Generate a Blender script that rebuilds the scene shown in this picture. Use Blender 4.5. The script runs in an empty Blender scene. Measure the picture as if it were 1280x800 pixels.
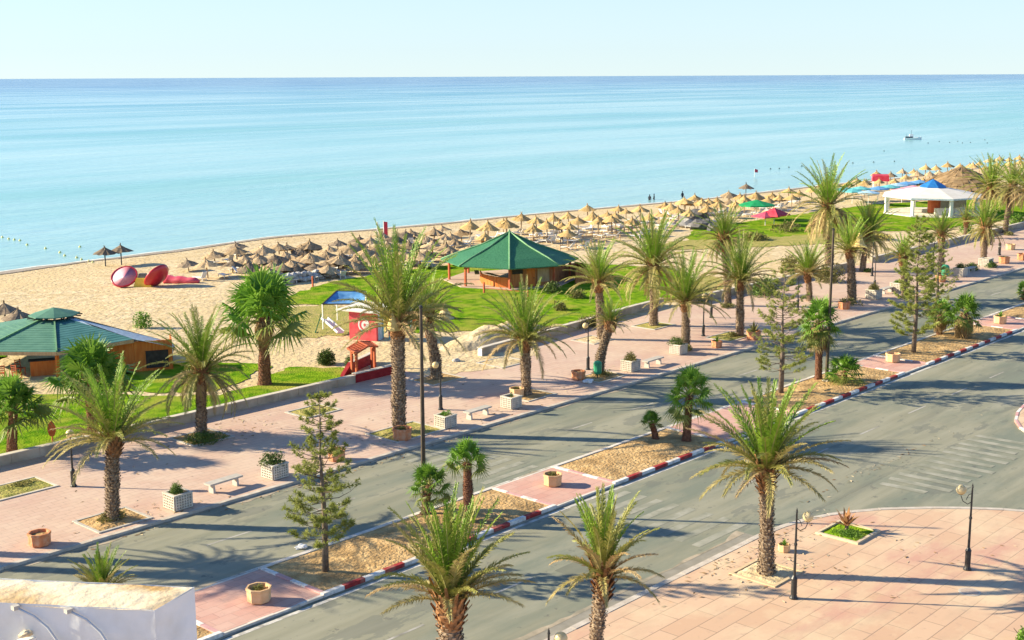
import bpy, bmesh, math, random
from mathutils import Vector, Matrix, noise
from mathutils.geometry import tessellate_polygon
R_ = math.radians
sc = bpy.context.scene
col = sc.collection
rnd = random.Random(11)

# ------------------------------------------------------------------ camera
F, CX, CY, H = 1600.0, 640.0, 400.0, 20.0
ROLL = math.atan(-6 / 1280); HORY = 95.5; VPX = 2120.0
PITCH = math.atan((CY - HORY) / F)
YAW = math.atan((VPX - CX) / math.hypot(F, CY - HORY))
CAM = Vector((0, 0, H))
FW = Vector((math.cos(YAW) * math.cos(PITCH), math.sin(YAW) * math.cos(PITCH), -math.sin(PITCH)))
_r0 = Vector((math.sin(YAW), -math.cos(YAW), 0)); _u0 = _r0.cross(FW)
RT = _r0 * math.cos(ROLL) + _u0 * math.sin(ROLL)
UP = -_r0 * math.sin(ROLL) + _u0 * math.cos(ROLL)
cd = bpy.data.cameras.new('camera'); cam = bpy.data.objects.new('camera', cd); col.objects.link(cam)
cd.sensor_width = 36; cd.lens = 36 * F / 1280; cd.clip_start = .1; cd.clip_end = 300000
m = Matrix.Identity(4)
for i in range(3):
    m[i][0] = RT[i]; m[i][1] = UP[i]; m[i][2] = -FW[i]; m[i][3] = CAM[i]
cam.matrix_world = m
sc.camera = cam

def ray(px, py):
    return FW + RT * ((px - CX) / F) - UP * ((py - CY) / F)
def at(px, py, z=0.0):
    d = ray(px, py); t = (z - H) / d.z
    return CAM + d * t
def on_plane(base, px, py):
    """the point seen at a pixel, in the upright plane through base that faces the viewer"""
    n = Vector((base.x, base.y, 0)).normalized(); d = ray(px, py)
    t = (base - CAM).dot(n) / d.dot(n)
    return CAM + d * t
def zat(base, py):
    lo, hi = -3.0, 40.0
    for _ in range(40):
        mid = (lo + hi) / 2
        v = Vector((base.x, base.y, mid)) - CAM
        y = CY - F * v.dot(UP) / v.dot(FW)
        if y > py: lo = mid
        else: hi = mid
    return mid
def ppm(p):
    return F / (Vector(p) - CAM).dot(FW)

# ------------------------------------------------------------------ objects
def props(o, label=None, cat=None, group=None, kind=None):
    if label: o['label'] = label
    if cat: o['category'] = cat
    if group: o['group'] = group
    if kind: o['kind'] = kind
    return o
def thing(name, label, cat, loc=(0, 0, 0), rz=0.0, group=None):
    o = bpy.data.objects.new(name, None); col.objects.link(o)
    o.location = loc; o.rotation_euler = (0, 0, rz); o.empty_display_size = .2
    return props(o, label, cat, group)
def kids(o):
    return [c for c in bpy.data.objects if c.parent == o]
def dup(root, loc, rz, label=None, scale=None, children=None):
    r = root.copy(); col.objects.link(r); r.location = loc; r.rotation_euler = (0, 0, rz)
    if label: r['label'] = label
    if scale: r.scale = scale
    for ch, gs in children:
        c = ch.copy(); col.objects.link(c); c.parent = r
        for g in gs:
            d = g.copy(); col.objects.link(d); d.parent = c
    return r
def tree_of(root):
    return [(c, kids(c)) for c in kids(root)]

class MB:
    def __init__(s): s.v = []; s.f = []; s.m = []
    def quad(s, a, b, c, d, mi=0):
        n = len(s.v); s.v += [a, b, c, d]; s.f.append((n, n+1, n+2, n+3)); s.m.append(mi)
    def tri(s, a, b, c, mi=0):
        n = len(s.v); s.v += [a, b, c]; s.f.append((n, n+1, n+2)); s.m.append(mi)
    def poly(s, pts, mi=0):
        n = len(s.v); s.v += list(pts); s.f.append(tuple(range(n, n+len(pts)))); s.m.append(mi)
    def box(s, c, size, rz=0.0, mi=0, taper=1.0, tilt=None):
        cx, cy, cz = c; a, b, h = size[0]/2, size[1]/2, size[2]/2
        pts = []
        for dz, k in ((-h, 1.0), (h, taper)):
            for dx, dy in ((-a, -b), (a, -b), (a, b), (-a, b)):
                pts.append(Vector((dx*k, dy*k, dz)))
        M = Matrix.Rotation(rz, 4, 'Z')
        if tilt: M = M @ tilt
        n = len(s.v)
        s.v += [tuple(M @ p + Vector((cx, cy, cz))) for p in pts]
        for q in ((0,3,2,1),(4,5,6,7),(0,1,5,4),(1,2,6,5),(2,3,7,6),(3,0,4,7)):
            s.f.append(tuple(n+i for i in q)); s.m.append(mi)
    def bar(s, p, q, w, h=None, mi=0):
        p, q = Vector(p), Vector(q); d = q - p; L = d.length
        if L < 1e-6: return
        d.normalize(); a = Vector((0, 0, 1)) if abs(d.z) < .95 else Vector((1, 0, 0))
        x = d.cross(a).normalized(); y = x.cross(d); h = h or w
        n = len(s.v)
        for o in (p, q):
            for i, j in ((-1,-1),(1,-1),(1,1),(-1,1)): s.v.append(tuple(o + x*i*w/2 + y*j*h/2))
        for q4 in ((0,3,2,1),(4,5,6,7),(0,1,5,4),(1,2,6,5),(2,3,7,6),(3,0,4,7)):
            s.f.append(tuple(n+i for i in q4)); s.m.append(mi)
    def tube(s, pts, rad, n=8, mi=0, cap=True):
        pts = [Vector(p) for p in pts]; b = len(s.v)
        for i, p in enumerate(pts):
            d = (pts[min(i+1, len(pts)-1)] - pts[max(i-1, 0)]).normalized()
            a = Vector((1, 0, 0)) if abs(d.x) < .9 else Vector((0, 1, 0))
            x = d.cross(a).normalized(); y = d.cross(x)
            r = rad[i] if isinstance(rad, (list, tuple)) else rad
            for k in range(n):
                t = 2*math.pi*k/n; s.v.append(tuple(p + (x*math.cos(t) + y*math.sin(t))*r))
        for i in range(len(pts)-1):
            for k in range(n):
                s.f.append((b+i*n+k, b+i*n+(k+1)%n, b+(i+1)*n+(k+1)%n, b+(i+1)*n+k)); s.m.append(mi)
        if cap:
            s.f.append(tuple(b+(len(pts)-1)*n+k for k in range(n))); s.m.append(mi)
            s.f.append(tuple(b+k for k in reversed(range(n)))); s.m.append(mi)
    def lathe(s, prof, n=16, o=(0, 0, 0), mi=0, a0=0.0, sy=1.0):
        b = len(s.v)
        for r, z in prof:
            for k in range(n):
                t = a0 + 2*math.pi*k/n; s.v.append((o[0]+r*math.cos(t), o[1]+r*math.sin(t)*sy, o[2]+z))
        for i in range(len(prof)-1):
            for k in range(n):
                s.f.append((b+i*n+k, b+i*n+(k+1)%n, b+(i+1)*n+(k+1)%n, b+(i+1)*n+k)); s.m.append(mi)
        if prof[-1][0] > 1e-4: s.f.append(tuple(b+(len(prof)-1)*n+k for k in range(n))); s.m.append(mi)
        if prof[0][0] > 1e-4: s.f.append(tuple(b+k for k in reversed(range(n)))); s.m.append(mi)
    def mesh(s, name, mats, smooth=False):
        me = bpy.data.meshes.new(name)
        me.from_pydata([tuple(v) for v in s.v], [], s.f)
        for mm in (mats if isinstance(mats, (list, tuple)) else [mats]): me.materials.append(mm)
        me.polygons.foreach_set('material_index', s.m)
        if smooth: me.polygons.foreach_set('use_smooth', [True]*len(s.f))
        me.update(); return me
    def build(s, name, mats, parent=None, smooth=False, loc=None):
        return link(name, s.mesh(name, mats, smooth), parent, loc)
def link(name, me, parent=None, loc=None):
    o = bpy.data.objects.new(name, me); col.objects.link(o)
    if parent: o.parent = parent
    if loc is not None: o.location = loc
    return o
def struct(name, mb, mats, smooth=False, kind='structure'):
    return props(mb.build(name, mats, None, smooth), kind=kind)

# ------------------------------------------------------------------ materials
MATS = {}
def mat(name, c1, c2=None, scale=3.0, detail=4.0, rough=.85, bump=0.0, bscale=20.0, spec=.25, world=False,
        rand=0.0, stretch=(1, 1, 1), trans=0.0, metal=0.0, c3=None, s3=.4, lo=.35, hi=.65, bdist=.02):
    m = bpy.data.materials.new(name); m.use_nodes = True; MATS[name] = m
    nt = m.node_tree; N = nt.nodes; L = nt.links
    p = N['Principled BSDF']; out = N['Material Output']
    p.inputs['Roughness'].default_value = rough; p.inputs['Metallic'].default_value = metal
    p.inputs['Specular IOR Level'].default_value = spec
    c2 = c2 or tuple(min(1, x*1.25) for x in c1)
    if world: co = N.new('ShaderNodeNewGeometry').outputs['Position']
    else: co = N.new('ShaderNodeTexCoord').outputs['Object']
    mp = N.new('ShaderNodeMapping'); mp.inputs['Scale'].default_value = stretch; L.new(co, mp.inputs['Vector'])
    nz = N.new('ShaderNodeTexNoise'); nz.inputs['Scale'].default_value = scale; nz.inputs['Detail'].default_value = detail
    L.new(mp.outputs[0], nz.inputs['Vector'])
    rp = N.new('ShaderNodeValToRGB'); e = rp.color_ramp.elements
    e[0].position = lo; e[0].color = (*c1, 1); e[1].position = hi; e[1].color = (*c2, 1)
    L.new(nz.outputs['Fac'], rp.inputs[0]); c = rp.outputs[0]
    if c3:
        n3 = N.new('ShaderNodeTexNoise'); n3.inputs['Scale'].default_value = s3; n3.inputs['Detail'].default_value = 5
        L.new(co, n3.inputs['Vector'])
        r3 = N.new('ShaderNodeValToRGB'); r3.color_ramp.elements[0].position = .48; r3.color_ramp.elements[1].position = .66
        L.new(n3.outputs['Fac'], r3.inputs[0])
        mx = N.new('ShaderNodeMix'); mx.data_type = 'RGBA'
        L.new(r3.outputs[0], mx.inputs[0]); L.new(c, mx.inputs[6]); mx.inputs[7].default_value = (*c3, 1); c = mx.outputs[2]
    if rand:
        oi = N.new('ShaderNodeObjectInfo'); mr = N.new('ShaderNodeMapRange')
        mr.inputs['To Min'].default_value = 1-rand; mr.inputs['To Max'].default_value = 1+rand
        L.new(oi.outputs['Random'], mr.inputs['Value'])
        hs = N.new('ShaderNodeHueSaturation'); L.new(mr.outputs[0], hs.inputs['Value']); L.new(c, hs.inputs['Color']); c = hs.outputs[0]
    L.new(c, p.inputs['Base Color'])
    if bump:
        nb = N.new('ShaderNodeTexNoise'); nb.inputs['Scale'].default_value = bscale; nb.inputs['Detail'].default_value = 4
        L.new(mp.outputs[0], nb.inputs['Vector'])
        bp = N.new('ShaderNodeBump'); bp.inputs['Strength'].default_value = bump; bp.inputs['Distance'].default_value = bdist
        L.new(nb.outputs['Fac'], bp.inputs['Height']); L.new(bp.outputs[0], p.inputs['Normal'])
    if trans:
        tb = N.new('ShaderNodeBsdfTranslucent'); L.new(c, tb.inputs['Color'])
        ms = N.new('ShaderNodeMixShader'); ms.inputs[0].default_value = trans
        L.new(p.outputs[0], ms.inputs[1]); L.new(tb.outputs[0], ms.inputs[2]); L.new(ms.outputs[0], out.inputs['Surface'])
    return m

def pavers(name, ca, cb, mortar, bw, rh, stain, msize=.03, offset=.5):
    m = bpy.data.materials.new(name); m.use_nodes = True
    nt = m.node_tree; N = nt.nodes; L = nt.links; p = N['Principled BSDF']
    p.inputs['Roughness'].default_value = .8; p.inputs['Specular IOR Level'].default_value = .25
    co = N.new('ShaderNodeNewGeometry').outputs['Position']
    br = N.new('ShaderNodeTexBrick'); L.new(co, br.inputs['Vector'])
    br.inputs['Scale'].default_value = 1; br.inputs['Brick Width'].default_value = bw; br.inputs['Row Height'].default_value = rh
    br.inputs['Mortar Size'].default_value = msize; br.inputs['Mortar Smooth'].default_value = .3; br.offset = offset
    br.inputs['Color1'].default_value = (*ca, 1); br.inputs['Color2'].default_value = (*cb, 1); br.inputs['Mortar'].default_value = (*mortar, 1)
    c = br.outputs['Color']
    for sc_, lo, hi, colr, mxf, st in stain:
        mp = N.new('ShaderNodeMapping'); mp.inputs['Scale'].default_value = st; L.new(co, mp.inputs['Vector'])
        nz = N.new('ShaderNodeTexNoise'); nz.inputs['Scale'].default_value = sc_; nz.inputs['Detail'].default_value = 6
        nz.inputs['Roughness'].default_value = .65
        L.new(mp.outputs[0], nz.inputs['Vector'])
        mr = N.new('ShaderNodeMapRange'); mr.inputs['From Min'].default_value = lo; mr.inputs['From Max'].default_value = hi
        mr.inputs['To Max'].default_value = mxf; L.new(nz.outputs['Fac'], mr.inputs['Value'])
        mx = N.new('ShaderNodeMix'); mx.data_type = 'RGBA'; L.new(mr.outputs[0], mx.inputs[0])
        L.new(c, mx.inputs[6]); mx.inputs[7].default_value = (*colr, 1); c = mx.outputs[2]
    L.new(c, p.inputs['Base Color'])
    bp = N.new('ShaderNodeBump'); bp.inputs['Strength'].default_value = .4; bp.inputs['Distance'].default_value = .01
    L.new(br.outputs['Fac'], bp.inputs['Height']); bp.invert = True; L.new(bp.outputs[0], p.inputs['Normal'])
    return m

ASPH = pavers('asphalt', (.24, .238, .165), (.245, .243, .17), (.24, .238, .165), 60, 60,
              [(.9, .38, .66, (.335, .325, .235), .9, (.05, 1.1, 1)),
               (.22, .45, .60, (.165, .195, .15), .85, (.3, 1, 1)),
               (.33, .50, .68, (.345, .335, .25), .8, (.25, 1, 1)),
               (.5, .56, .7, (.14, .15, .125), .7, (.08, .8, 1)),
               (25, .4, .75, (.29, .275, .23), .35, (1, 1, 1)),
               (1.4, .62, .66, (.10, .10, .095), .5, (1, 1, 1)),
               (3.5, .66, .72, (.07, .07, .065), .6, (1, 1, 1)),
               (.55, .57, .585, (.15, .16, .135), .5, (.35, 1, 1)), (7, .68, .72, (.40, .385, .30), .6, (1, 1, 1))], 0.0)
PLAZA = pavers('plaza_paving', (.58, .38, .25), (.64, .45, .305), (.36, .25, .175), 2.4, .85,
               [(.35, .45, .7, (.70, .56, .37), .8, (1, 1, 1)), (.22, .55, .66, (.54, .29, .225), .75, (.5, 1.2, 1)),
                (.8, .52, .7, (.50, .36, .25), .5, (.3, 1.2, 1)),
                (2.2, .6, .72, (.40, .27, .21), .5, (1, 1, 1)), (9, .62, .75, (.33, .25, .2), .4, (1, 1, 1))], .022)
PROM = pavers('promenade_paving', (.56, .39, .30), (.60, .44, .345), (.45, .32, .25), .8, .4,
              [(.3, .45, .72, (.66, .53, .40), .7, (1, 1, 1)), (.15, .53, .66, (.52, .34, .275), .7, (.6, 1.2, 1)),
               (2.5, .58, .74, (.40, .29, .235), .55, (.4, 1.5, 1)), (11, .62, .75, (.34, .26, .22), .4, (1, 1, 1))], .02)
MEDP = pavers('median_paving', (.56, .31, .25), (.60, .37, .30), (.46, .27, .22), 1.0, .5,
              [(.6, .45, .7, (.64, .45, .36), .6, (1, 1, 1)), (5, .6, .72, (.42, .27, .22), .45, (1, 1, 1))], .02)
SAND = mat('beach_sand', (.52, .40, .22), (.70, .57, .365), scale=.9, detail=9, rough=.95, bump=.65, bscale=2.6, world=True, spec=.1, c3=(.62, .48, .27), s3=.06, bdist=.22)
SOIL = mat('dry_soil', (.45, .285, .125), (.62, .43, .21), scale=2.5, detail=8, rough=.95, bump=1.0, bscale=6, world=True, spec=.1, c3=(.34, .22, .10), s3=.8, bdist=.10)
GRASS = mat('lawn_grass', (.075, .20, .010), (.24, .37, .022), scale=1.3, detail=10, rough=.95, bump=1.0, bscale=9, world=True, spec=.0, c3=(.32, .335, .055), s3=.33, bdist=.10)
DRYG = mat('dry_grass', (.30, .30, .07), (.44, .36, .13), scale=1.5, detail=8, rough=.95, bump=1.0, bscale=7, world=True, spec=.1, bdist=.1)
KERB = mat('kerb_stone', (.46, .40, .33), (.60, .54, .46), scale=2, rough=.85, bump=.4, bscale=15, world=True)
KWHITE = mat('kerb_white_paint', (.72, .70, .66), (.84, .82, .78), scale=4, rough=.7, world=True, c3=(.55, .50, .44), s3=3)
KRED = mat('kerb_red_paint', (.33, .028, .028), (.42, .05, .045), scale=4, rough=.7, world=True, c3=(.36, .13, .10), s3=3)
PINKW = mat('faded_pink_paint', (.56, .30, .29), (.62, .38, .36), scale=4, world=True)
LINE = mat('road_paint', (.50, .48, .43), (.68, .66, .60), scale=6, detail=8, world=True, c3=(.27, .255, .215), s3=1.6)
LINEF = mat('worn_road_paint', (.255, .26, .20), (.38, .37, .30), scale=1.2, detail=9, world=True, c3=(.24, .245, .185), s3=.9)
WALLM = mat('low_wall_stone', (.40, .33, .24), (.54, .46, .35), scale=1.2, detail=7, rough=.9, bump=.5, bscale=9, world=True, c3=(.30, .255, .19), s3=.7)
COPE = mat('wall_coping', (.56, .50, .41), (.66, .60, .50), scale=2, rough=.9, bump=.3, world=True)
LATT = mat('planter_lattice', (.54, .49, .40), (.66, .61, .52), scale=3, detail=6, bump=.2)
WHITED = mat('recess_shade_concrete', (.30, .27, .22), (.38, .35, .29), scale=3)  # darker tone imitates the recess shade behind the planter lattice
WHITEC = mat('white_concrete', (.66, .62, .54), (.78, .75, .68), scale=3, detail=6, rough=.85, bump=.3, c3=(.55, .49, .40), s3=2)
TERRA = mat('terracotta', (.54, .20, .085), (.62, .27, .125), scale=4, rough=.8, bump=.2, c3=(.6, .34, .2), s3=5, rand=.12)
PEACH = mat('peach_pot', (.68, .42, .21), (.74, .50, .28), scale=4, rough=.8, bump=.2, rand=.08)
IRON = mat('black_iron', (.018, .020, .022), (.035, .035, .035), scale=8, rough=.45, spec=.5)
GLOBE = mat('cream_globe_glass', (.78, .64, .33), (.85, .73, .44), scale=3, rough=.25, spec=.5, trans=.25)
BRONZE = mat('brown_pole', (.075, .058, .042), (.11, .085, .06), scale=4, rough=.6)
L_Y = mat('frond_young', (.165, .32, .022), (.29, .42, .05), scale=1.5, rough=.5, spec=.4, trans=.24, rand=.15)
L_M = mat('frond_mid', (.25, .29, .055), (.38, .36, .095), scale=1.5, rough=.5, spec=.4, trans=.22, rand=.15)
L_O = mat('frond_old', (.36, .32, .11), (.52, .43, .19), scale=1.5, rough=.6, spec=.3, trans=.25, rand=.15)
L_D = mat('frond_dry', (.36, .25, .12), (.52, .38, .20), scale=2, rough=.8, trans=.15, rand=.15)
RACH = mat('frond_rib', (.27, .28, .085), (.36, .33, .12), scale=3, rough=.6)
BARK = mat('palm_bark', (.17, .115, .075), (.42, .33, .235), scale=7, rand=.15, detail=6, rough=.95, bump=.5, bscale=14, spec=.1)
BARKR = mat('fan_palm_bark', (.17, .075, .045), (.27, .14, .09), scale=5, detail=6, rough=.95, bump=.5, bscale=14, spec=.1)
BOOT = mat('leaf_boots', (.22, .115, .055), (.42, .22, .10), scale=7, rand=.25, rough=.9, spec=.1)
F_G = mat('fan_leaf', (.12, .26, .026), (.22, .38, .05), scale=2, rough=.45, spec=.4, trans=.3, rand=.15)
F_GY = mat('fan_leaf_yellowing', (.20, .25, .05), (.28, .30, .08), scale=2, rough=.5, trans=.25, rand=.15)
PINE = mat('pine_needles', (.25, .30, .05), (.40, .43, .12), scale=1.2, rough=.6, spec=.3, trans=.4, rand=.1)
PBARK = mat('pine_bark', (.13, .095, .07), (.24, .19, .15), scale=6, rough=.95, bump=.4)
SHRUB = mat('shrub_leaf', (.07, .125, .022), (.13, .20, .035), scale=2, rough=.6, spec=.3, trans=.2, rand=.2)
SHRUBO = mat('olive_shrub_leaf', (.16, .16, .045), (.25, .23, .075), scale=2, rough=.7, trans=.2, rand=.2)
SHRUBG = mat('bright_shrub_leaf', (.12, .25, .03), (.20, .34, .05), scale=2, rough=.6, trans=.25, rand=.15)
STRAW = mat('golden_straw', (.43, .275, .105), (.60, .42, .19), scale=3, detail=8, rough=.95, bump=.9, bscale=12, rand=.16, stretch=(2, 2, .6), spec=.1)
STRAWW = mat('weathered_straw', (.30, .21, .12), (.52, .385, .23), scale=3, detail=8, rough=.95, bump=.9, bscale=12, rand=.28, stretch=(2, 2, .6), spec=.1)
STRAWD = mat('dark_straw', (.165, .125, .09), (.29, .225, .155), scale=3, detail=8, rough=.95, bump=.9, bscale=12, rand=.25, stretch=(2, 2, .6), spec=.1)
POLE = mat('umbrella_pole', (.30, .21, .13), (.42, .31, .2), scale=4)
DPOLE = mat('dark_pole', (.06, .07, .08), (.10, .11, .12), scale=4)
LOUNGE = mat('white_plastic', (.72, .72, .70), (.82, .82, .80), scale=3, rough=.4, spec=.4)
WOODO = mat('orange_timber', (.58, .15, .028), (.66, .23, .055), scale=1.5, detail=6, rough=.7, stretch=(5, 5, .6), bump=.3)
WOODB = mat('brown_timber', (.36, .13, .045), (.48, .21, .08), scale=1.5, detail=6, rough=.75, stretch=(5, 5, .6), bump=.3)
WOODR = mat('red_timber', (.40, .085, .035), (.50, .14, .06), scale=2, rough=.7)
WOODT = mat('light_timber', (.42, .28, .155), (.55, .39, .23), scale=2, rough=.8, stretch=(4, 4, .8))
GREENR = mat('green_roof_tiles', (.028, .14, .062), (.06, .22, .105), scale=7, detail=5, rough=.6, bump=.8, bscale=9, spec=.35)
GREENH = mat('green_ridge', (.16, .34, .16), (.22, .42, .22), scale=4, rough=.6)
BARG = mat('bar_green_roof', (.085, .215, .15), (.12, .27, .185), scale=1.2, detail=6, rough=.65, bump=.5, bscale=6, stretch=(1, 1, 4))
BARB = mat('blue_white_roof_edge', (.38, .50, .60), (.58, .68, .76), scale=4, rough=.6, bump=.6, bscale=14)
DARKW = mat('dark_wood_and_shade', (.035, .03, .028), (.06, .05, .045), scale=3)  # dark timber, also the painted shade of openings and the shelter interior
REDP = mat('red_panel', (.64, .07, .085), (.70, .12, .13), scale=1.5, detail=6, rough=.6, bump=.3, bscale=3)
WHITEP = mat('white_paint', (.78, .77, .74), (.84, .83, .80), scale=2, rough=.6)
CANV = mat('cream_canvas_roof', (.70, .66, .57), (.78, .74, .66), scale=1, detail=5, rough=.8)
BLUEC = mat('blue_canvas', (.08, .26, .52), (.16, .36, .62), scale=1.4, rough=.7, bump=.3, bscale=3)
BLUED = mat('blue_cap_roof', (.015, .14, .42), (.03, .20, .52), scale=2, rough=.6)
TEAL = mat('teal_fabric', (.10, .44, .46), (.18, .54, .56), scale=2, rough=.7)
REDF = mat('red_fabric', (.55, .03, .06), (.64, .07, .10), scale=2, rough=.6)
PINKF = mat('pink_inflatable', (.74, .27, .36), (.80, .38, .45), scale=1.5, rough=.45, spec=.4)
REDI = mat('red_inflatable', (.42, .012, .022), (.52, .03, .04), scale=1.5, rough=.3, spec=.5)
REDI2 = mat('pinkish_red_inflatable', (.62, .06, .11), (.68, .12, .16), scale=1.5, rough=.4, spec=.4)
YELL = mat('yellow_plastic', (.72, .46, .04), (.78, .55, .08), scale=2, rough=.5)
ORNG = mat('orange_plastic', (.55, .15, .03), (.62, .2, .05), scale=2, rough=.5)
GREENP = mat('green_plastic', (.02, .24, .12), (.04, .30, .16), scale=3, rough=.45, spec=.4)
GREENU = mat('green_fabric', (.01, .26, .085), (.02, .34, .12), scale=2, rough=.7)
STONEG = mat('grey_rubble', (.30, .29, .28), (.52, .50, .47), scale=2.5, detail=5, rough=.95, bump=.6, rand=.15)
STONED = mat('dark_rock', (.10, .095, .09), (.20, .19, .18), scale=2, detail=5, rough=.95, bump=.7)
CONC = mat('concrete', (.44, .41, .36), (.54, .51, .45), scale=3, rough=.9, bump=.2)
PARAP = mat('peeling_white_wall', (.74, .79, .82), (.82, .86, .89), scale=1.8, detail=8, rough=.85, bump=.6, bscale=5, c3=(.66, .69, .69), s3=3, bdist=.02)
PTOP = mat('flaking_wall_top', (.70, .56, .36), (.82, .72, .53), scale=3.5, detail=9, rough=.95, bump=.8, bscale=22, c3=(.52, .33, .13), s3=3.4, bdist=.012)
SKIN = mat('skin', (.35, .2, .13), (.4, .24, .16), scale=3)
DARKC = mat('dark_clothes', (.03, .03, .04), (.05, .05, .06), scale=3)
BOATW = mat('boat_white', (.75, .76, .77), (.82, .82, .82), scale=2, rough=.4)
BOATD = mat('boat_dark', (.05, .07, .09), (.10, .12, .14), scale=2, rough=.4)
BUOYY = mat('buoy_yellow', (.72, .70, .22), (.80, .78, .3), scale=2, rough=.4)
BUOYD = mat('buoy_dark', (.06, .10, .12), (.10, .14, .16), scale=2, rough=.4)
FOAM = mat('surf_foam', (.70, .68, .60), (.82, .82, .78), scale=1.5, detail=6, world=True, rough=.8, c3=(.50, .60, .56), s3=.7)
WETS = mat('wet_sand', (.36, .275, .17), (.44, .34, .215), scale=.5, detail=6, rough=.45, world=True, spec=.4)
# ------------------------------------------------------------------ ground, road, sea
SEA_Z = -.6
_SH = [(-400, 150), (0, 136), (64, 133.6), (74, 134), (90, 134.5), (102, 136), (120, 132), (150, 127), (190, 122), (250, 117), (320, 113.5), (500, 104), (1200, 60)]
def shore(x):
    for (a, ya), (b, yb) in zip(_SH, _SH[1:]):
        if a <= x <= b: return ya + (yb-ya)*(x-a)/(b-a) + .9*noise.noise(Vector((x*.09, 3, 0))) + 1.3*noise.noise(Vector((x*.03, 7, 0))) + .3*noise.noise(Vector((x*.4, 1, 0)))
    return 60 if x > 0 else 150
def gz(x, y):
    if y < 98: return .1
    s = shore(x)
    return .1 + (SEA_Z - .1)*(y-98)/max(s-98, 6)
def ground(px, py, z=None):
    """the point of the ground seen at a pixel"""
    if z is not None: return at(px, py, z)
    p = at(px, py, .1)
    for _ in range(6): p = at(px, py, gz(p.x, p.y))
    return p
SW = .12   # pavement level

mb = MB(); mb.quad((-3000, -3000, -.3), (6000, -3000, -.3), (6000, 62, -.3), (-3000, 62, -.3))
struct('ground', mb, SOIL)

# beach sheet, from under the promenade wall down into the water
mb = MB()
xs = [-260 + i*8 for i in range(36)] + [28 + i*1.6 for i in range(90)] + [172 + i*5 for i in range(120)]
NT = 64
for x in xs:
    s = shore(x)
    for j in range(NT+1):
        t = j/NT; y = 61.0 + (s + 25 - 61.0)*t
        z = gz(x, y)
        if y > 99: z += .10*noise.noise(Vector((x*.35, y*.35, 0)))*min(1, (y-99)/6) * (1 if y < s-6 else .15) + .05*noise.noise(Vector((x*1.1, y*1.1, 5)))*(1 if y < s-6 else 0)
        mb.v.append((x, y, z))
for i in range(len(xs)-1):
    for j in range(NT):
        a = i*(NT+1)+j; mb.f.append((a, a+NT+1, a+NT+2, a+1)); mb.m.append(0)
struct('beach', mb, SAND, True)
mb = MB(); px = None
for i in range(420):
    x = 20 + i*1.2; s = shore(x); w0 = .5+1.1*noise.noise(Vector((x*.10, 1, 2)))
    w0 = max(-.6, w0); q = [(x, s-w0-1.0, gz(x, s-w0-1.0)+.06), (x, s-.1, gz(x, s-.1)+.05), ]
    if px: mb.quad(px[0], q[0], q[1], px[1])
    px = q
struct('wet_sand', mb, WETS, True)
mb = MB(); px = None
for i in range(900):
    x = 20 + i*.6; s = shore(x); a = .35*noise.noise(Vector((x*.3, 1, 2))); w = .5+.45*noise.noise(Vector((x*.22, 4, 2)))
    q = [(x, s-.15+a, SEA_Z+.07), (x, s-.1+a+max(.03, w*.9), SEA_Z+.075)]
    if px: mb.quad(px[0], q[0], q[1], px[1])
    px = q
props(mb.build('surf_foam', FOAM), kind='structure')

# sea
m = bpy.data.materials.new('sea_water'); m.use_nodes = True
nt = m.node_tree; N = nt.nodes; L = nt.links; p = N['Principled BSDF']
geo = N.new('ShaderNodeNewGeometry'); sep = N.new('ShaderNodeSeparateXYZ'); L.new(geo.outputs['Position'], sep.inputs[0])
def noi(scale, st, detail=4, rough=.5):
    mp = N.new('ShaderNodeMapping'); mp.inputs['Scale'].default_value = st; L.new(geo.outputs['Position'], mp.inputs['Vector'])
    n = N.new('ShaderNodeTexNoise'); n.inputs['Scale'].default_value = scale; n.inputs['Detail'].default_value = detail; n.inputs['Roughness'].default_value = rough
    L.new(mp.outputs[0], n.inputs['Vector']); return n.outputs['Fac']
def mth(op, a, b=None):
    n = N.new('ShaderNodeMath'); n.operation = op
    for i, v in enumerate((a, b)):
        if v is None: continue
        if isinstance(v, (int, float)): n.inputs[i].default_value = v
        else: L.new(v, n.inputs[i])
    return n.outputs[0]
off = mth('ADD', mth('ADD', sep.outputs['Y'], mth('MULTIPLY', sep.outputs['X'], .09)), -136.0)   # metres from the shore
d = mth('POWER', mth('MAXIMUM', off, 0.01), .5)
wob = mth('MULTIPLY', mth('SUBTRACT', noi(.012, (.55, 1.6, 1), 5, .6), .5), 9.0)
d2 = mth('DIVIDE', mth('ADD', d, mth('MULTIPLY', wob, mth('MINIMUM', mth('DIVIDE', d, 12.0), 1.0))), 60.0)
rp = N.new('ShaderNodeValToRGB'); L.new(d2, rp.inputs[0])
e = rp.color_ramp.elements
SEA_RAMP = [(0.0, (.38, .48, .41)), (.03, (.29, .51, .49)), (.10, (.24, .51, .52)), (.22, (.23, .51, .545)), (.36, (.18, .45, .52)), (.55, (.125, .36, .49)), (.8, (.075, .25, .44)), (1.0, (.045, .18, .38))]
e[0].position, e[0].color = SEA_RAMP[0][0], (*SEA_RAMP[0][1], 1)
e[1].position, e[1].color = SEA_RAMP[-1][0], (*SEA_RAMP[-1][1], 1)
for pos, c in SEA_RAMP[1:-1]:
    k = e.new(pos); k.color = (*c, 1)
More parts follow.
